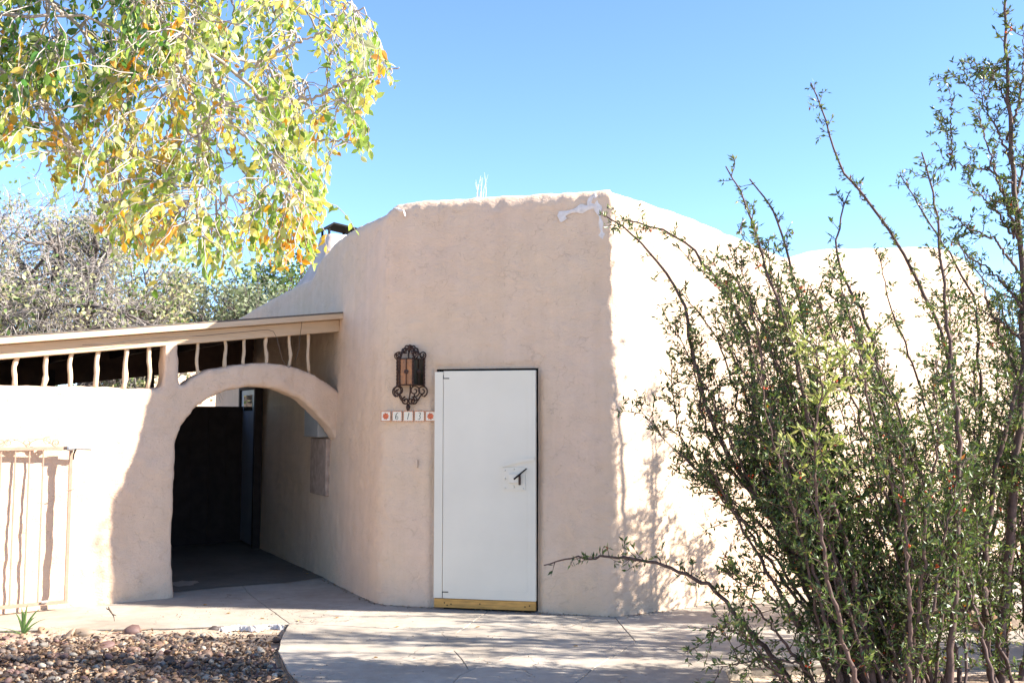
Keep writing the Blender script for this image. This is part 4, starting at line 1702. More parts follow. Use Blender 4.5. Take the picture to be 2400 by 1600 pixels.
# torn plastic strip along the concrete edge
mb = MB()
V2, F2 = [], []
rs = random.Random(5)
n = 46
for i in range(n):
    q = i / (n - 1)
    p = ground(508 + 162 * q, 1467 - 6 * q + 2 * math.sin(q * 14))
    for k in range(4):
        V2.append((p[0] + rs.uniform(-0.01, 0.01), p[1] - 0.005 - k * 0.016 + rs.uniform(-0.006, 0.006), (-0.016, 0.003, 0.001, -0.035)[k] + rs.uniform(-0.009, 0.009)))
for i in range(n - 1):
    for k in range(3):
        F2.append((i * 4 + k, i * 4 + k + 1, i * 4 + k + 5, i * 4 + k + 4))
mb.add(V2, F2)
o = mb.build('plastic_strip', M_foil)
so = o.modifiers.new('s', 'SOLIDIFY')
so.thickness = 0.002
tag(o, 'torn white plastic strip crumpled along the concrete edge by the stones', 'plastic strip')

# ------------------------------------------------------------------ small plants and litter
ip = ground(55, 1480)
iris = empty('iris_plant', (ip[0], ip[1], -0.03))
tag(iris, 'small green plant with strap leaves among the stones by the gate', 'plant')
for (dx, hz, ln) in ((-0.17, 0.05, 0.0), (-0.07, 0.16, 0.0), (-0.02, 0.2, 0.0), (0.0, 0.17, 0), (0.10, 0.13, 0), (0.15, 0.2, 0), (0.17, 0.11, 0), (0.09, 0.05, 0), (-0.2, 0.03, 0), (0.03, 0.22, 0)):
    mb = MB()
    V2 = []
    for k in range(7):
        q = k / 6
        wd = 0.012 * (1 - q ** 2) + 0.0006
        x = ip[0] + dx * (q ** 1.3)
        z = -0.03 + hz * (1 - (1 - q) ** 1.6) + 0.02 * q
        y = ip[1] - 0.03 * q * (1 if hz < 0.1 else 0.3)
        V2 += [(x - wd, y, z), (x, y - wd * 0.4, z - 0.002), (x + wd, y, z)]
    mb.add(V2, [(3 * k + a, 3 * k + a + 1, 3 * k + a + 4, 3 * k + a + 3) for k in range(6) for a in (0, 1)])
    mb.build('blade', M_blade, iris, (ip[0], ip[1], -0.03), True)
sp = ground(267, 1455)
mb = MB()
mb.tube([(sp[0] + 0.005, sp[1], 0.0), (sp[0], sp[1], 0.03), (sp[0] - 0.012, sp[1] + 0.002, 0.055), (sp[0] - 0.04, sp[1], 0.095), (sp[0] - 0.05, sp[1], 0.12)], [0.002, 0.003, 0.006, 0.008, 0.003], 6)
mb.tube([(sp[0] - 0.012, sp[1], 0.055), (sp[0] + 0.01, sp[1], 0.05), (sp[0] + 0.02, sp[1], 0.042)], [0.005, 0.004, 0.001], 5)
mb.tube([(sp[0] - 0.04, sp[1], 0.095), (sp[0] - 0.06, sp[1], 0.10), (sp[0] - 0.068, sp[1], 0.115)], [0.005, 0.005, 0.001], 5)
o = mb.build('dry_twig', M_twigdry, smooth=True)
tag(o, 'short dark broken twig standing at the concrete edge', 'twig')
leafpos = [(615, 1450), (700, 1455), (480, 1418), (790, 1448), (880, 1542), (930, 1470), (720, 1345), (535, 1438), (1120, 1470), (560, 1480), (1265, 1440), (1350, 1515)]
for i, (px, py) in enumerate(leafpos):
    p = ground(px, py)
    rr = random.Random(i + 50)
    a = rr.uniform(0, 6.28)
    mb = MB()
    V2 = []
    for (u_, v_) in ((-0.02, 0), (-0.008, 0.008), (0.008, 0.008), (0.024, 0), (0.008, -0.007), (-0.008, -0.007), (0, 0)):
        V2.append((p[0] + u_ * math.cos(a) - v_ * math.sin(a), p[1] + u_ * math.sin(a) + v_ * math.cos(a), 0.004 + 0.9 * abs(v_) + 0.2 * abs(u_) * rr.random()))
    mb.add(V2, [(0, 1, 6), (1, 2, 6), (2, 3, 6), (3, 4, 6), (4, 5, 6), (5, 0, 6)])
    o = mb.build('fallen_leaf', M_dryleaf)
    tag(o, 'small dry brown leaf lying on the concrete paving', 'leaf', 'fallen leaves on the paving')

# ------------------------------------------------------------------ vegetation helpers
LEAF_V = np.array([(0, 0, 0), (-.26, .28, .05), (0, .3, -.03), (.26, .28, .05), (-.24, .6, .04), (0, .62, -.03), (.24, .6, .04), (0, 1.0, -.08)])
LEAF_F = [(0, 2, 1), (0, 3, 2), (1, 2, 5, 4), (2, 3, 6, 5), (4, 5, 7), (5, 6, 7)]
SML_V = np.array([(0, 0, 0), (-.17, .45, .05), (0, .5, -.04), (.17, .45, .05), (0, 1.0, 0.02)])
SML_F = [(0, 2, 1), (0, 3, 2), (1, 2, 4), (2, 3, 4)]
QD_V = np.array([(0, 0, 0), (-.3, .5, 0), (0, 1.0, .05), (.3, .5, 0)])
QD_F = [(0, 3, 2, 1)]


def frames(axis, rng, up_bias=None):
    """orthonormal frames with y along axis, random roll"""
    n = len(axis)
    y = axis / (np.linalg.norm(axis, axis=1)[:, None] + 1e-9)
    r = rng.normal(size=(n, 3))
    if up_bias is not None:
        r = r + np.asarray(up_bias)
    z = r - (r * y).sum(1)[:, None] * y
    z /= np.linalg.norm(z, axis=1)[:, None] + 1e-9
    x = np.cross(y, z)
    return np.stack([x, y, z], 2)      # columns


def leaves_mesh(name, pos, axis, size, cols, tv, tf, m, rng, parent=None, base=None, n_obj=0, up_bias=None):
    pos = np.asarray(pos, float)
    axis = np.asarray(axis, float)
    size = np.asarray(size, float)
    cols = np.asarray(cols, float)
    Fm = frames(axis, rng, up_bias)
    n = len(pos)
    keep = np.arange(n)
    if n_obj:
        px, py = topix(pos)
        vis = (px > 5) & (px < 2395) & (py > 5) & (py < 1595) & (pos[:, 1] > 1)
        app = np.where(vis, size / np.maximum(pos[:, 1], 0.1), 0)
        od = np.argsort(-app)
        sel = od[:n_obj]
        keep = od[n_obj:]
        # shared leaf meshes in 24 tints
        cen = cols[sel][np.linspace(0, len(sel) - 1, 24).astype(int)]
        mes = []
        for c in cen:
            me = bpy.data.meshes.new('leaf')
            me.from_pydata([tuple(v) for v in tv], [], [tuple(f) for f in tf])
            ca = me.color_attributes.new('Col', 'FLOAT_COLOR', 'POINT')
            arr = np.ones((len(tv), 4), np.float32)
            arr[:, :3] = c
            ca.data.foreach_set('color', arr.ravel())
            me.materials.append(m)
            mes.append(me)
        for i in sel:
            o = bpy.data.objects.new('leaf', mes[int(np.argmin(((cen - cols[i]) ** 2).sum(1)))])
            COL.objects.link(o)
            o.parent = parent
            m4 = Matrix.Identity(4)
            for a in range(3):
                for b in range(3):
                    m4[a][b] = float(Fm[i][a][b] * size[i])
                m4[a][3] = float(pos[i][a] - (base[a] if base is not None else 0))
            o.matrix_basis = m4
    k = len(tv)
    V2 = np.einsum('nij,kj->nki', Fm[keep], tv) * size[keep][:, None, None] + pos[keep][:, None, :]
    V2 = V2.reshape(-1, 3)
    fl = np.concatenate([np.array(f) for f in tf])
    cn = np.array([len(f) for f in tf])
    nk = len(keep)
    FL = (np.arange(nk)[:, None] * k + fl[None, :]).ravel()
    CN = np.tile(cn, nk)
    CC = np.repeat(cols[keep], k, 0)
    o = np_mesh(name, V2, FL, CN, m, CC, parent, base)
    o['kind'] = 'stuff'
    return o


def smooth_path(pts, n, jit=0.0, rng=None):
    P = np.array(pts, float)
    d = np.concatenate([[0], np.cumsum(np.linalg.norm(np.diff(P, axis=0), axis=1))])
    t = np.linspace(0, d[-1], n)
    Q = np.stack([np.interp(t, d, P[:, c]) for c in range(3)], 1)
    for _ in range(2):
        Q[1:-1] = 0.25 * Q[:-2] + 0.5 * Q[1:-1] + 0.25 * Q[2:]
    if jit and rng is not None:
        Q[1:-1] += rng.normal(size=(n - 2, 3)) * jit
    return Q


# ------------------------------------------------------------------ mulch in the stones, debris along the wall foot
rng = np.random.default_rng(44)
mp_ = []
while len(mp_) < 5200:
    x, y = rng.uniform(-5.0, -1.2), rng.uniform(5.95, 8.5)
    if not in_poly(x, y, gpoly):
        continue
    px, py = topix((x, y, 0.0))
    if py < 1505 + 10 * math.sin(px * 0.02) and rng.random() < 0.75:
        continue
    mp_.append((x, y, rng.uniform(-0.03, 0.018)))
mp_ = np.array(mp_)
nM = len(mp_)
mc = np.array([(.10, .06, .04), (.06, .04, .03), (.16, .10, .06), (.24, .16, .09), (.04, .028, .022), (.30, .22, .14)])[rng.choice(6, nM, p=[.26, .24, .2, .12, .12, .06])] * rng.uniform(0.7, 1.3, (nM, 1))
ax = rng.normal(size=(nM, 3)) * np.array([1, 1, 0.35])
leaves_mesh('mulch', mp_, ax, rng.uniform(0.016, 0.046, nM), mc, QD_V * np.array([0.8, 1, 1]), QD_F, M_leafF, rng, gravel, GVB, up_bias=(0, 0, 1.2))
dp = []
for s_ in np.arange(s_of(-2.6, 12.1), s_of(*right(2.6)), 0.012):
    p, n = out_at(s_)
    for _ in range(2):
        o_ = 0.008 + abs(rng.normal()) * 0.03
        if rng.random() < 0.55 + 0.4 * math.sin(s_ * 5):
            dp.append((p[0] + n[0] * o_, p[1] + n[1] * o_, 0.004))
dp = np.array(dp)
nM = len(dp)
mc = np.array([(.16, .12, .08), (.10, .075, .05), (.26, .2, .14), (.33, .25, .17)])[rng.integers(0, 4, nM)] * rng.uniform(0.7, 1.3, (nM, 1))
leaves_mesh('wall_foot_debris', dp, rng.normal(size=(nM, 3)) * np.array([1, 1, 0.25]), rng.uniform(0.008, 0.026, nM), mc, QD_V, QD_F, M_leafF, rng, paving, None, up_bias=(0, 0, 1.5))
gp_ = []
while len(gp_) < 1500:
    q = (rng.uniform(300, 2100), rng.uniform(1385, 1598))
    p = ground(*q)
    if noise.noise(Vector((p[0] * 1.4, p[1] * 1.4, 0))) > rng.uniform(-0.1, 0.5) and not in_poly(p[0], p[1], gpoly):
        gp_.append((p[0], p[1], 0.0035))
gp_ = np.array(gp_)
nM = len(gp_)
leaves_mesh('grit', gp_, rng.normal(size=(nM, 3)) * np.array([1, 1, 0.2]), rng.uniform(0.004, 0.016, nM), np.array([(.12, .09, .06), (.2, .14, .08), (.3, .25, .2)])[rng.integers(0, 3, nM)], QD_V, QD_F, M_leafF, rng, paving, None, up_bias=(0, 0, 1.5))

# ------------------------------------------------------------------ overhanging autumn tree
rng = np.random.default_rng(12)
TB = (-5.2, 5.6, 0)
tree = empty('autumn_tree', TB)
tag(tree, 'tree with drooping yellow green autumn leaves overhanging the porch', 'tree')


def dpt(lst, d0, d1):
    n = len(lst)
    return [at(x, y, d0 + (d1 - d0) * i / (n - 1)) for i, (x, y) in enumerate(lst)]


crown0 = np.array([-4.4, 5.3, 3.9])
limbs = []
L1 = [np.array([-3.4, 5.2, 4.35]), np.array([-2.6, 5.1, 4.25])] + dpt([(320, 8), (358, 38), (421, 67), (455, 101), (484, 124), (522, 141), (551, 177), (589, 202), (619, 240), (627, 269), (650, 330), (670, 400)], 5.0, 5.3)
limbs.append(([crown0] + L1, 0.034, 0.006))
limbs.append((dpt([(522, 141), (568, 141), (602, 147), (631, 168), (680, 190), (720, 240)], 5.15, 5.6), 0.012, 0.004))
limbs.append((dpt([(434, 80), (438, 97), (440, 126), (438, 202), (455, 253), (467, 303), (463, 358), (480, 430), (520, 480)], 5.06, 4.8), 0.015, 0.004))
limbs.append((dpt([(425, 70), (410, 164), (400, 227), (417, 278), (455, 320), (501, 328), (560, 380), (600, 460)], 5.05, 5.4), 0.014, 0.004))
limbs.append((dpt([(484, 126), (490, 150), (505, 194), (535, 244), (543, 286), (589, 337), (640, 410), (690, 480)], 5.1, 4.9), 0.013, 0.004))
limbs.append((dpt([(605, 225), (644, 236), (749, 227), (821, 185), (884, 168), (935, 158)], 5.2, 5.0), 0.011, 0.003))
limbs.append(([crown0, np.array([-3.3, 4.9, 4.2])] + dpt([(-40, 30), (0, 38), (55, 46), (105, 38), (180, 30), (260, 60), (330, 130), (380, 220)], 4.6, 4.9), 0.022, 0.004))
limbs.append(([crown0, np.array([-3.2, 5.7, 4.6])] + dpt([(300, -60), (450, -20), (600, -10), (700, 20), (780, 60), (830, 130)], 5.6, 5.6), 0.028, 0.004))
limbs.append(([crown0, np.array([-3.9, 4.8, 3.9])] + dpt([(-60, 120), (20, 180), (90, 230), (150, 300), (200, 400), (240, 470)], 4.8, 5.0), 0.022, 0.004))
limbs.append(([crown0, np.array([-3.6, 5.8, 4.2])] + dpt([(100, -20), (200, 80), (250, 180), (290, 280), (330, 380), (350, 470), (420, 540)], 5.6, 5.5), 0.02, 0.004))
limbs.append((dpt([(551, 177), (640, 130), (720, 90), (790, 60), (815, 40)], 5.2, 5.0), 0.01, 0.003))
limbs.append((dpt([(627, 269), (700, 320), (770, 330), (830, 330), (860, 335)], 5.3, 5.1), 0.01, 0.003))
mb = MB()
mb.tube([(-5.25, 5.65, -0.1), (-5.2, 5.6, 0.4), (-5.1, 5.55, 1.2), (-4.95, 5.5, 2.2), (-4.7, 5.4, 3.1), tuple(crown0)], [0.17, 0.13, 0.115, 0.10, 0.085, 0.06], 10)
mb.build('trunk', M_barkT, tree, TB, True)
bpts, brad = [], []
for pts, r0, r1 in limbs:
    Q = smooth_path(pts, 44, 0.006, rng)
    rr = np.linspace(r0, r1, len(Q))
    mb = MB()
    mb.tube(Q, list(rr), 7)
    mb.build('branch', M_barkT, tree, TB, True)
    bpts.append(Q[6:])
    brad.append(rr[6:])
LP = np.concatenate(bpts)
canopy = [(0, -60), (800, -60), (832, 0), (838, 60), (880, 110), (940, 140), (950, 165), (880, 200), (862, 240), (852, 285), (878, 335), (830, 362), (795, 372), (792, 420), (760, 450), (770, 490), (740, 520), (740, 560), (735, 600), (650, 605), (590, 625), (540, 612), (480, 620), (420, 580), (330, 590), (250, 560), (222, 520), (225, 470), (150, 440), (100, 445), (95, 400), (30, 370), (-60, 360), (-250, 370), (-450, 330), (-650, 260), (-700, 100), (-650, -60)]


def canopy_pt(rng):
    while True:
        x, y = rng.uniform(-700, 950), rng.uniform(-300, 625)
        if y < -60 and x < 830 - (-60 - y) * 0.8 and x > -650 + (-60 - y) or in_poly(x, y, canopy):
            return x, y


twm = Twigs()
subs = []
for _ in range(190):
    x, y = canopy_pt(rng)
    e_ = at(x, y, rng.uniform(4.5, 6.1))
    d = np.linalg.norm(LP - e_, axis=1) + np.maximum(0, e_[2] - LP[:, 2] + 0.05) * 2.5 + np.maximum(0, LP[:, 0] - e_[0]) * 0.8
    st = LP[np.argmin(d + rng.uniform(0, 0.25, len(d)))]
    mid = (st + e_) / 2 + np.array([0, 0, 0.06 + 0.1 * rng.random()]) + rng.normal(size=3) * 0.04
    Q = smooth_path([st, mid, e_], 14, 0.007, rng)
    twm.add(Q, np.linspace(0.0065, 0.003, 14), 5)
    subs.append(Q)
AP = np.concatenate([LP] + subs)
lpos, lax, lsz, lcol = [], [], [], []
orange_c = [(410, 240, 55), (425, 280, 45), (640, 590, 60), (600, 575, 40), (735, 570, 35), (250, 540, 55), (300, 575, 55), (350, 545, 50), (690, 560, 40), (330, 190, 35), (300, 210, 40), (575, 190, 18)]
ochre_c = [(120, 330, 110), (40, 290, 70), (180, 440, 80), (300, 300, 90), (330, 420, 70)]
dark_c = [(120, 90, 160), (60, 40, 120), (230, 40, 120), (170, 190, 90), (300, 150, 80), (20, 210, 50), (20, 320, 30), (290, 60, 60)]


def tint(px, py, rng):
    r_ = rng.random()
    w_or = max([math.exp(-((px - a) ** 2 + (py - b) ** 2) / (c * c)) for a, b, c in orange_c])
    w_oc = max([math.exp(-((px - a) ** 2 + (py - b) ** 2) / (c * c)) for a, b, c in ochre_c])
    w_dk = max([math.exp(-((px - a) ** 2 + (py - b) ** 2) / (c * c)) for a, b, c in dark_c])
    if r_ < w_or * 0.32:
        return np.array([(.62, .27, .03), (.66, .36, .05), (.55, .19, .03), (.62, .44, .08)][rng.integers(4)])
    r_ = rng.random()
    if r_ < w_dk * 0.85:
        return np.array([(.07, .16, .03), (.055, .125, .03), (.10, .20, .04), (.2, .30, .08)][rng.integers(4)])
    if rng.random() < w_oc * 0.38:
        return np.array([(.36, .26, .05), (.42, .29, .05), (.30, .25, .06), (.5, .36, .08)][rng.integers(4)])
    q = rng.random()
    if q < 0.04:
        return np.array((.55, .28, .06))
    if q < 0.25:
        return np.array((.60, .54, .14))
    if q < 0.45:
        return np.array((.17, .26, .05))
    return np.array([(.33, .43, .11), (.43, .50, .19), (.25, .35, .08), (.52, .55, .28)][rng.integers(4)])


sprays = []
for _ in range(300):
    x, y = canopy_pt(rng)
    sprays.append((x, y, rng.uniform(4.4, 6.1), rng.uniform(22, 52)))
sprays += [(838, 515, 5.2, 12), (800, 500, 5.2, 14), (770, 520, 5.2, 18), (735, 585, 5.1, 16), (905, 160, 5.0, 22), (860, 320, 5.1, 20), (850, 220, 5.1, 20), (660, 590, 5.1, 22)]
NTW = 2750
for k in range(NTW):
    sx_, sy_, sd2, sg_ = sprays[rng.integers(len(sprays))]
    for _ in range(6):
        x, y = sx_ + rng.normal() * sg_, sy_ + rng.normal() * sg_ * 1.1
        if y < -60 or in_poly(x, y, canopy) or k % 40 < 3:
            break
    else:
        continue
    e_ = at(x, y, sd2 + rng.normal() * 0.14)
    d = np.linalg.norm(AP - e_, axis=1) + np.maximum(0, e_[2] + 0.12 - AP[:, 2]) * 3.0
    st = AP[np.argmin(d + rng.uniform(0, 0.12, len(d)))]
    L_ = np.linalg.norm(st - e_)
    if L_ > 0.5:
        st = e_ + (st - e_) * 0.5 / L_
        L_ = 0.5
    c1 = st + (e_ - st) * 0.35 + np.array([0, 0, 0.10 * L_]) + rng.normal(size=3) * 0.05 * L_
    c2 = st + (e_ - st) * 0.8 + np.array([0, 0, 0.02]) + rng.normal(size=3) * 0.05 * L_
    Q = smooth_path([st, c1, c2, e_ - np.array([0, 0, 0.06])], 9, 0.006, rng)
    twm.add(Q, np.linspace(0.0038, 0.0016, 9), 4)
    if rng.random() < 0.12:
        continue
    nl = int(rng.integers(5, 13))
    px_, py_ = topix(Q[-1])
    base_c = tint(px_, py_, rng)
    for j in range(nl):
        q = 0.35 + 0.65 * j / max(nl - 1, 1)
        i0 = min(int(q * 8), 7)
        f_ = q * 8 - i0
        p = Q[i0] * (1 - f_) + Q[i0 + 1] * f_
        dr = (Q[i0 + 1] - Q[i0])
        dr = dr / (np.linalg.norm(dr) + 1e-9)
        ax = 0.35 * dr + np.array([0, 0, -0.6]) + rng.normal(size=3) * 0.55
        lpos.append(p)
        lax.append(ax)
        lsz.append(rng.uniform(0.036, 0.066) * (0.85 if q > 0.9 else 1))
        c = base_c if rng.random() < 0.7 else tint(px_, py_, rng)
        lcol.append(np.clip(c * rng.uniform(0.78, 1.22) + rng.normal(size=3) * 0.008, 0.01, 0.8))
twm.build('twigs', M_barkT, tree, TB)
leaves_mesh('foliage', lpos, lax, lsz, lcol, LEAF_V, LEAF_F, M_leafT, rng, tree, TB, n_obj=300)

# ------------------------------------------------------------------ pyracantha bushes
def bush(name, label, base, stems, nfill, seed, n_obj, leafscale=1.0, low=None, dens=1.0, cat='bush', slim=False, pale=-1, bspread=1.0, flat=None, thick=1.0):
    """stems: list of (pixel list from base to tip, depth at base, depth at tip, radius)"""
    rng = np.random.default_rng(seed)
    root = empty(name, base)
    tag(root, label, cat)
    twm = Twigs()
    lp_, la_, ls_, lc_ = [], [], [], []
    berries = []
    cur = [0]

    def twig(p, d, L_, r_, lev):
        n = 5
        Q = [p]
        dd = d / np.linalg.norm(d)
        for k in range(n):
            dd = dd + rng.normal(size=3) * 0.16 + np.array([0, 0, 0.05])
            dd /= np.linalg.norm(dd)
            Q.append(Q[-1] + dd * L_ / n)
        twm.add(Q, np.linspace(r_, r_ * 0.35, n + 1), 4)
        nl = max(4, int(L_ / 0.015 * dens))
        q = rng.uniform(0.1, 0.999, nl) * n
        i0 = q.astype(int)
        QA = np.array(Q)
        lp_.append(QA[i0] + (QA[i0 + 1] - QA[i0]) * (q - i0)[:, None])
        ls_.append(np.full(nl, cur[0] == pale and p[2] > 1.4))
        la_.append(dd * 0.6 + rng.normal(size=(nl, 3)) * 0.7 + np.array([0, 0, 0.15]))
        if rng.random() < 0.012:
            for _ in range(3):
                berries.append(Q[3] + rng.normal(size=3) * 0.012)
        if lev < 1:
            for k in range(int(L_ / 0.07)):
                q = rng.uniform(0.2, 0.95) * n
                i0 = min(int(q), n - 1)
                pt_ = Q[i0] + (Q[i0 + 1] - Q[i0]) * (q - i0)
                d2 = dd * 0.5 + rng.normal(size=3) * 0.7
                twig(pt_, d2, L_ * rng.uniform(0.25, 0.5), r_ * 0.6, lev + 1)

    paths = []
    for pts, d0, d1, r0 in stems:
        n = len(pts)
        P = [at(x, y, d0 + (d1 - d0) * (i / (n - 1)) ** 1.0) for i, (x, y) in enumerate(pts)]
        paths.append((P, r0))
    for k in range(nfill):
        P0, r0 = paths[[1, 2, 3, 4, 5, 6, 1, 2, 3, 4][rng.integers(10)] % len(stems)]
        P0 = np.array(P0)
        top = rng.uniform(0.42, 0.72)
        m_ = max(3, int(len(P0) * top))
        shift = rng.normal(size=3) * np.array([0.28, 0.32, 0.05])
        shift[0] = rng.uniform(-0.42, 0.3)
        bs_ = np.array([rng.uniform(-0.3, 0.5), rng.uniform(-0.2, 0.35), 0.0]) * bspread
        P = [P0[i] + bs_ + (shift - bs_ * 0.8) * (i / m_) * 1.4 for i in range(m_)]
        paths.append((P, r0 * rng.uniform(0.35, 0.75)))
    for si, (P, r0) in enumerate(paths):
        r0 = r0 * 1.1 * thick
        cur[0] = si
        Q = smooth_path(P, 40, 0.006, rng)
        if Q[0][2] > -0.05 and Q[0][2] < 0.35:
            Q[0][2] = -0.06
        mb = MB()
        mb.tube(Q, list(r0 * np.linspace(1, 0.14, 40) ** 0.8), 7)
        mb.build('stem', M_barkB, root, base, True)
        L_ = np.linalg.norm(np.diff(Q, axis=0), axis=1).sum()
        nt_ = int(L_ / 0.036 * dens)
        for k in range(nt_):
            q = rng.uniform(0.06, 1.0) ** 0.9
            i0 = min(int(q * 39), 38)
            pt_ = Q[i0] + (Q[i0 + 1] - Q[i0]) * (q * 39 - i0)
            dr = Q[i0 + 1] - Q[i0]
            dr /= np.linalg.norm(dr) + 1e-9
            sd_ = rng.normal(size=3)
            sd_ -= dr * np.dot(sd_, dr)
            sd_ /= np.linalg.norm(sd_)
            zz = pt_[2]
            hfac = np.interp(zz, [0, 0.7, 1.2, 2.0, 2.75, 4.5], [0.55, 0.68, 0.72, 0.64, 0.36, 0.30])
            if flat:
                hfac = flat
            Lt = (0.07 + 0.36 * rng.random() ** 1.6) * hfac
            if si == pale:
                Lt *= 1.25
            if slim and si == 0:
                if rng.random() < 0.2:
                    continue
                Lt *= 0.5
            twig(pt_, sd_ + dr * rng.uniform(0.3, 1.3), Lt, 0.0036, 0)
    twm.build('twigs', M_barkB, root, base)
    if berries:
        mb = MB()
        for b_ in berries:
            bm = MB()
            mb.tube([b_ + np.array([0, 0, -0.006]), b_ + np.array([0, 0, -0.004]), b_, b_ + np.array([0, 0, 0.004]), b_ + np.array([0, 0, 0.006])], [0.002, 0.0055, 0.007, 0.0055, 0.002], 6)
        o = mb.build('berries', M_berry, root, base, True)
        o['kind'] = 'stuff'
    P_ = np.concatenate(lp_)
    A_ = np.concatenate(la_)
    nL = len(P_)
    S_ = rng.uniform(0.021, 0.045, nL) * leafscale
    pal_ = np.array([(.065, .10, .025), (.045, .075, .02), (.085, .12, .03), (.06, .09, .028), (.11, .17, .04), (.14, .19, .05), (.09, .14, .03), (.28, .30, .09), (.22, .25, .06), (.34, .14, .04), (.26, .08, .04)])
    C_ = 0.9 * pal_[rng.choice(11, nL, p=[.16, .16, .16, .16, .09, .08, .09, .045, .045, .005, .005])] * rng.uniform(0.75, 1.3, (nL, 1))
    pl_ = np.concatenate(ls_)
    C_[pl_] = np.array([(.30, .33, .09), (.38, .38, .14), (.22, .27, .06)])[rng.integers(0, 3, int(pl_.sum()))]
    S_[pl_] *= 1.35
    leaves_mesh('foliage', P_, A_, S_, C_, SML_V, SML_F, M_leafB, rng, root, base, n_obj=n_obj)
    return root


stemsA = [
    ([(1880, 1640), (1825, 1560), (1735, 1449), (1673, 1377), (1592, 1337), (1510, 1311), (1428, 1304), (1326, 1306), (1275, 1324)], 6.0, 6.5, 0.016),
    ([(2060, 1660), (2037, 1600), (1965, 1478), (1914, 1387), (1838, 1259), (1776, 1167), (1715, 1080), (1659, 968), (1618, 810), (1594, 678), (1522, 587), (1461, 530), (1410, 500)], 6.0, 7.0, 0.022),
    ([(2090, 1660), (2070, 1590), (1965, 1402), (1904, 1290), (1802, 1147), (1760, 1050), (1770, 900), (1757, 785), (1706, 688), (1645, 612), (1604, 556), (1517, 525), (1466, 515)], 6.1, 7.1, 0.022),
    ([(2080, 1660), (2020, 1400), (1940, 1100), (1900, 900), (1890, 785), (1859, 653), (1839, 571), (1818, 500), (1777, 438), (1757, 420)], 6.3, 6.6, 0.02),
    ([(2060, 1660), (1990, 1300), (1900, 1000), (1844, 765), (1808, 663), (1777, 561), (1747, 474), (1716, 408), (1701, 390)], 5.9, 6.1, 0.018),
    ([(2110, 1660), (2110, 1300), (2080, 1000), (2048, 785), (1987, 673), (1956, 612), (1961, 535), (1987, 459)], 6.2, 6.6, 0.02),
    ([(2220, 1660), (2241, 1412), (2241, 1208), (2251, 1055), (2231, 877), (2211, 663), (2203, 561), (2191, 485), (2180, 418), (2160, 357)], 5.7, 5.9, 0.019),
    ([(2020, 1650), (1940, 1350), (1912, 1150), (1909, 1004), (1930, 900), (1914, 820)], 5.4, 5.2, 0.012),
    ([(1960, 1660), (1880, 1560), (1810, 1540), (1750, 1548), (1690, 1560)], 5.9, 5.8, 0.009),
    ([(1890, 1650), (1800, 1560), (1740, 1490), (1690, 1465), (1670, 1480)], 5.9, 5.8, 0.008),
    ([(1990, 1660), (1930, 1560), (1850, 1440), (1780, 1370), (1720, 1340)], 6.0, 5.9, 0.012),
    ([(2130, 1660), (2060, 1400), (1980, 1250), (1880, 1120), (1790, 1030), (1700, 1000)], 6.1, 6.0, 0.014),
    ([(2140, 1660), (2090, 1400), (2010, 1200), (1880, 1040), (1740, 960), (1660, 960)], 6.2, 6.2, 0.014),
    ([(2150, 1660), (2180, 1350), (2150, 1100), (2080, 900), (2020, 800)], 6.0, 6.0, 0.015),
    ([(1990, 1660), (1900, 1500), (1800, 1340), (1720, 1200), (1660, 1090)], 6.1, 6.3, 0.016),
    ([(2010, 1660), (1930, 1470), (1850, 1300), (1760, 1130), (1690, 990), (1640, 870)], 6.2, 6.5, 0.018),
    ([(1950, 1660), (1860, 1530), (1770, 1420), (1700, 1330)], 5.9, 6.0, 0.011),
    ([(2040, 1660), (1960, 1420), (1880, 1230), (1800, 1060), (1740, 900), (1690, 760)], 6.4, 6.8, 0.02),
    ([(1930, 1660), (1840, 1590), (1760, 1500), (1690, 1440)], 5.8, 5.8, 0.01),
    ([(2060, 1660), (2000, 1450), (1930, 1280), (1850, 1120), (1800, 960), (1780, 800), (1750, 700)], 5.9, 6.0, 0.02),
]
bush('pyracantha_bush', 'sprawling pyracantha bush leaning over the path with one low branch reaching the white door', tuple(np.append(at(2080, 1640, 6.1)[:2], 0)), stemsA, 56, 31, 300, 1.1, 0.9, 0.85, slim=True, pale=7)
stemsB = [
    ([(2240, 1450), (2260, 1300), (2250, 1000), (2211, 785), (2165, 683), (2114, 587), (2079, 525), (2028, 464), (1961, 388), (1941, 280), (1920, 245), (1900, 194)], 8.5, 8.6, 0.036),
    ([(2230, 1450), (2200, 1250), (2140, 1050), (2080, 900), (2010, 780), (1960, 700)], 8.6, 8.9, 0.026),
    ([(2250, 1450), (2290, 1200), (2300, 950), (2289, 702), (2250, 636), (2224, 590), (2150, 480), (2110, 410)], 8.4, 8.5, 0.03),
    ([(2225, 1452), (2120, 1300), (2020, 1180), (1940, 1060), (1880, 960)], 8.6, 8.9, 0.022),
    ([(2260, 1450), (2340, 1200), (2380, 900), (2347, 699), (2313, 663), (2277, 624), (2240, 560)], 8.4, 8.2, 0.026),
    ([(2235, 1450), (2230, 1200), (2180, 980), (2120, 800), (2080, 700), (2060, 600)], 8.7, 8.8, 0.026),
    ([(2222, 1452), (2080, 1380), (1980, 1300), (1900, 1230)], 8.6, 8.9, 0.018),
]
bush('pyracantha_bush', 'taller pyracantha with a long bare-tipped stem, growing close to the sunlit wall', tuple(np.append(ground(2240, 1450)[:2], 0)), stemsB, 20, 32, 0, 1.2, 1.0, 0.85, thick=0.68)
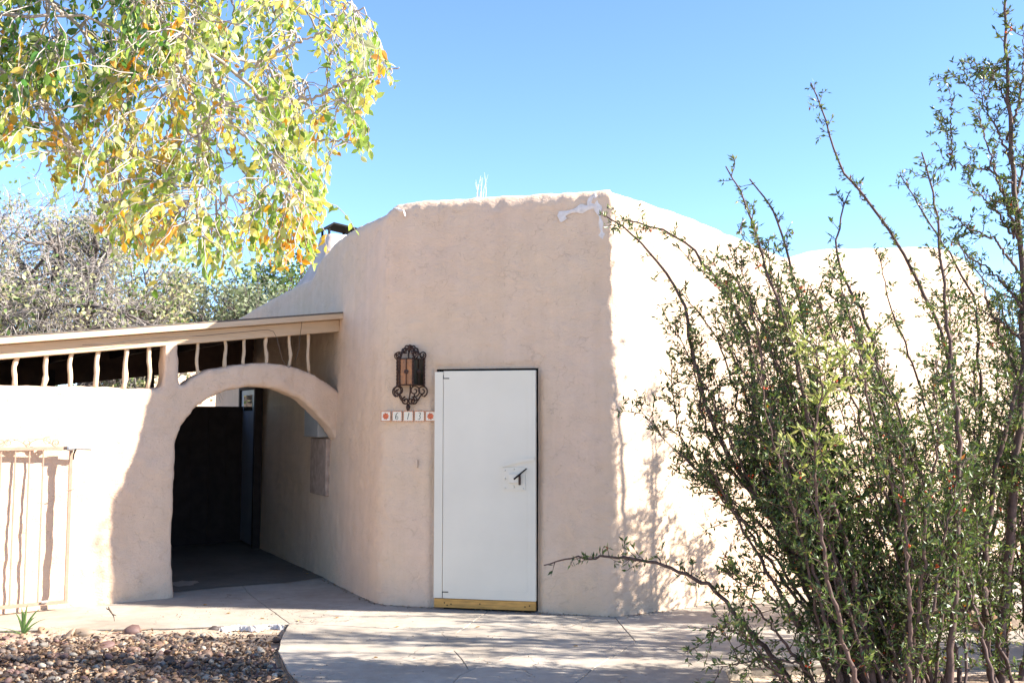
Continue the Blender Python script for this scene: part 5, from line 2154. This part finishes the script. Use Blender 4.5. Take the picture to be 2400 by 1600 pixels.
stemsC = [
    ([(2340, 1660), (2350, 1450), (2370, 1200), (2398, 900), (2398, 638), (2382, 510), (2374, 418), (2367, 306), (2362, 204), (2357, 102), (2355, 10), (2352, -60)], 6.4, 6.5, 0.03),
    ([(2420, 1660), (2400, 1300), (2420, 1000), (2430, 700), (2440, 400), (2450, 150)], 6.5, 6.6, 0.03),
    ([(2330, 1660), (2300, 1350), (2330, 1100), (2400, 850), (2440, 650)], 6.3, 6.4, 0.022),
    ([(2380, 1660), (2450, 1300), (2480, 1000), (2460, 750)], 6.5, 6.6, 0.022),
    ([(2375, 560), (2340, 500), (2290, 450), (2260, 400)], 6.45, 6.4, 0.008),
    ([(2368, 380), (2330, 290), (2290, 220), (2240, 180)], 6.48, 6.5, 0.008),
    ([(2364, 250), (2320, 165), (2250, 162)], 6.5, 6.5, 0.006),
    ([(2390, 640), (2330, 560), (2280, 540), (2225, 500)], 6.4, 6.2, 0.009),
    ([(2396, 720), (2340, 650), (2270, 600), (2235, 560)], 6.4, 6.6, 0.009),
    ([(2372, 430), (2320, 400), (2270, 390), (2215, 375)], 6.4, 6.5, 0.008),
    ([(2378, 480), (2400, 380), (2420, 300), (2425, 200)], 6.5, 6.4, 0.01),
    ([(2360, 330), (2390, 240), (2398, 150), (2400, 60)], 6.5, 6.4, 0.009),
    ([(2385, 560), (2350, 450), (2310, 330), (2295, 270)], 6.4, 6.3, 0.01),
    ([(2398, 800), (2330, 740), (2280, 720), (2230, 690)], 6.4, 6.6, 0.009),
    ([(2396, 900), (2350, 800), (2310, 700), (2300, 620)], 6.5, 6.6, 0.012),
]
bush('pyracantha_bush', 'upright pyracantha with dark trunk rising past the roof beside the leaning one', tuple(np.append(at(2370, 1640, 6.4)[:2], 0)), stemsC, 18, 33, 0, 1.1, 1.2, 1.0)

stemsD = [
    ([(2700, 1515), (2690, 1200), (2660, 900), (2610, 600), (2570, 350), (2550, 120)], 7.3, 7.2, 0.028),
    ([(2705, 1515), (2730, 1150), (2740, 800), (2720, 500), (2700, 250)], 7.3, 7.3, 0.028),
    ([(2695, 1515), (2620, 1200), (2550, 950), (2490, 700), (2440, 480), (2405, 330)], 7.3, 7.1, 0.026),
    ([(2700, 1515), (2650, 1150), (2600, 820), (2530, 500), (2500, 260)], 7.4, 7.4, 0.024),
    ([(2690, 1515), (2570, 1250), (2480, 1050), (2420, 900)], 7.3, 7.2, 0.02),
    ([(2710, 1515), (2800, 1100), (2840, 750), (2820, 450)], 7.3, 7.3, 0.026),
    ([(2700, 1515), (2640, 1100), (2610, 700), (2640, 350), (2630, 100)], 7.3, 7.2, 0.022),
    ([(2700, 1515), (2640, 1100), (2590, 700), (2560, 420), (2530, 230)], 7.1, 6.7, 0.022),
]
bush('pyracantha_bush', 'pyracantha at the far right edge, mostly out of the picture, shading the path', tuple(np.append(ground(2700, 1515)[:2], 0)), stemsD, 16, 34, 0, 1.3, 1.0, 0.7, flat=0.75)

# soil round the bush stems
for nm, lab, cx, cy, rx, ry in (('planting_bed', 'dark soil bed under the bushes', 3.0, 5.95, 1.75, 0.85), ('planting_bed', 'leaf litter round the stems by the wall', 3.75, 8.65, 0.9, 0.45)):
    mb = MB()
    V2, F2 = [], []
    nr, na = 12, 40
    for i in range(nr + 1):
        for k in range(na):
            t = 2 * math.pi * k / na
            q = i / nr
            wob = 1 + 0.12 * fbm((math.cos(t), math.sin(t), cx), 1.5)
            x, y = cx + rx * q * wob * math.cos(t), cy + ry * q * wob * math.sin(t)
            z = 0.05 * (1 - q ** 2) + 0.016 * fbm((x, y, 1), 7, 3) + 0.008 - 0.05 * (i == nr)
            V2.append((x, y, z))
    for i in range(nr):
        for k in range(na):
            F2.append((i * na + k, i * na + (k + 1) % na, (i + 1) * na + (k + 1) % na, (i + 1) * na + k))
    mb.add(V2, F2)
    o = mb.build(nm, M_soil, smooth=True)
    tag(o, lab, kind='structure')
rk = ground(2322, 1478)
Vt, Ft = RT[2]
mb = MB()
mb.add([(rk[0] + v[0] * 0.16, rk[1] + v[1] * 0.12, 0.06 + v[2] * 0.09) for v in Vt], [tuple(f) for f in Ft])
o = mb.build('rock', M_redrock, smooth=False)
tag(o, 'single orange brown rock lying behind the bushes', 'rock')

# ------------------------------------------------------------------ trees beyond the porch
def far_tree(label, base, trunk_h, height, spread, seed, leafcols, leaf_n, leaf_s, twig_mat, lean=(0, 0), levels=4, bare=0.5, limbs=6, droop=0.0, trunk_r=0.16):
    rng = np.random.default_rng(seed)
    base = tuple(base)
    root = empty('background_tree', base)
    tag(root, label, 'tree', 'trees beyond the porch')
    big_, tw = Twigs(), Twigs()
    tips = []
    b0 = np.array(base, float)
    top = b0 + np.array([lean[0] * 0.4, lean[1] * 0.4, trunk_h])
    mbt = MB()
    Q = smooth_path([b0 - np.array([0, 0, 0.2]), b0 + np.array([0.05, 0, trunk_h * 0.5]), top], 8, 0.03, rng)
    mbt.tube(Q, list(np.linspace(trunk_r * 1.2, trunk_r, 8)), 8)
    mbt.build('trunk', M_barkF, root, base, True)

    def grow(p, d, L_, r_, lev):
        n = 5
        Q = [p]
        dd = d / np.linalg.norm(d)
        for k in range(n):
            dd = dd + rng.normal(size=3) * 0.17 + np.array([0, 0, 0.06 - droop * lev * 0.06])
            dd /= np.linalg.norm(dd)
            Q.append(Q[-1] + dd * L_ / n)
        tgt = big_ if lev <= 2 else tw
        tgt.add(Q, np.linspace(r_, r_ * 0.55, n + 1), 6 if lev <= 1 else (4 if lev <= 2 else 3))
        if lev >= levels - 1:
            for k in (2, 3, 4, 5):
                tips.append((Q[k], dd))
        if lev < levels:
            m_ = rng.integers(3, 6) if lev < levels - 1 else rng.integers(3, 5)
            for k in range(m_):
                q = rng.uniform(0.3, 1.0) * n
                i0 = min(int(q), n - 1)
                pt_ = Q[i0] + (Q[i0 + 1] - Q[i0]) * (q - i0)
                d2 = dd + rng.normal(size=3) * 0.62
                grow(pt_, d2, L_ * rng.uniform(0.5, 0.78), max(r_ * 0.5, 0.0045), lev + 1)

    for k in range(limbs):
        a = 2 * math.pi * k / limbs + rng.uniform(-0.4, 0.4)
        d = np.array([math.cos(a) * spread + lean[0], math.sin(a) * spread + lean[1], 1.0 + rng.uniform(-0.3, 0.5)])
        grow(top, d, (height - trunk_h) * 0.45 * rng.uniform(0.8, 1.15), trunk_r * 0.55, 0)
    big_.build('limbs', M_barkF, root, base)
    tw.build('twigs', twig_mat, root, base)
    tp = np.array([t[0] for t in tips])
    td = np.array([t[1] for t in tips])
    idx = rng.integers(0, len(tp), leaf_n)
    cl = np.array([noise.noise(Vector(tuple(tp[i] * 0.9))) for i in idx])
    idx = idx[cl > bare - 0.5]
    pos = tp[idx] + rng.normal(size=(len(idx), 3)) * 0.09
    cols = np.array(leafcols)[rng.integers(0, len(leafcols), len(idx))] * rng.uniform(0.75, 1.25, (len(idx), 1))
    leaves_mesh('crown', pos, td[idx] * 0.4 + rng.normal(size=(len(idx), 3)), rng.uniform(0.7, 1.3, len(idx)) * leaf_s, cols, QD_V, QD_F, M_leafF, rng, root, base)
    return root


def gpt(px, dep):
    p = at(px, 985, dep)
    return (p[0], p[1], -0.08)


PALE = [(.42, .42, .22), (.34, .36, .18), (.45, .40, .2), (.25, .29, .13)]
OLIVE = [(.16, .19, .10), (.22, .25, .15), (.12, .15, .07), (.27, .29, .19)]
GREEN = [(.08, .13, .035), (.11, .17, .05), (.06, .10, .03), (.2, .25, .08)]
far_tree('sparse grey twiggy tree with few pale leaves, farthest left behind the porch', gpt(60, 17), 2.3, 7.8, 0.75, 3, PALE + GREEN[:1], 12000, 0.08, M_twigF, levels=5, bare=0.5, limbs=6, droop=0.5)
far_tree('half bare tree with dark forked limbs leaning right above the porch roof', gpt(190, 19), 2.4, 6.6, 0.65, 5, PALE + GREEN[:2], 9000, 0.08, M_twigF, lean=(0.3, 0), levels=5, bare=0.5, limbs=5, droop=0.4, trunk_r=0.2)
far_tree('rounded grey green tree just left of the house parapet', gpt(500, 22), 1.4, 5.6, 0.9, 8, OLIVE, 15000, 0.10, M_barkF, levels=4, bare=0.2, limbs=8)
far_tree('dark green tree showing between chimney and hanging leaves', gpt(665, 27), 2.0, 6.6, 0.7, 9, GREEN, 15000, 0.12, M_barkF, levels=4, bare=0.25, limbs=7)
far_tree('dense green tree low at the left edge behind the porch roof', gpt(-60, 25), 1.5, 6.4, 0.8, 14, GREEN + OLIVE[:2], 16000, 0.11, M_barkF, levels=4, bare=0.2, limbs=8)
far_tree('olive tree low behind the porch roof between the bare trees', gpt(300, 27), 1.2, 5.0, 0.9, 15, OLIVE + GREEN[:1], 14000, 0.11, M_barkF, levels=4, bare=0.25, limbs=8)
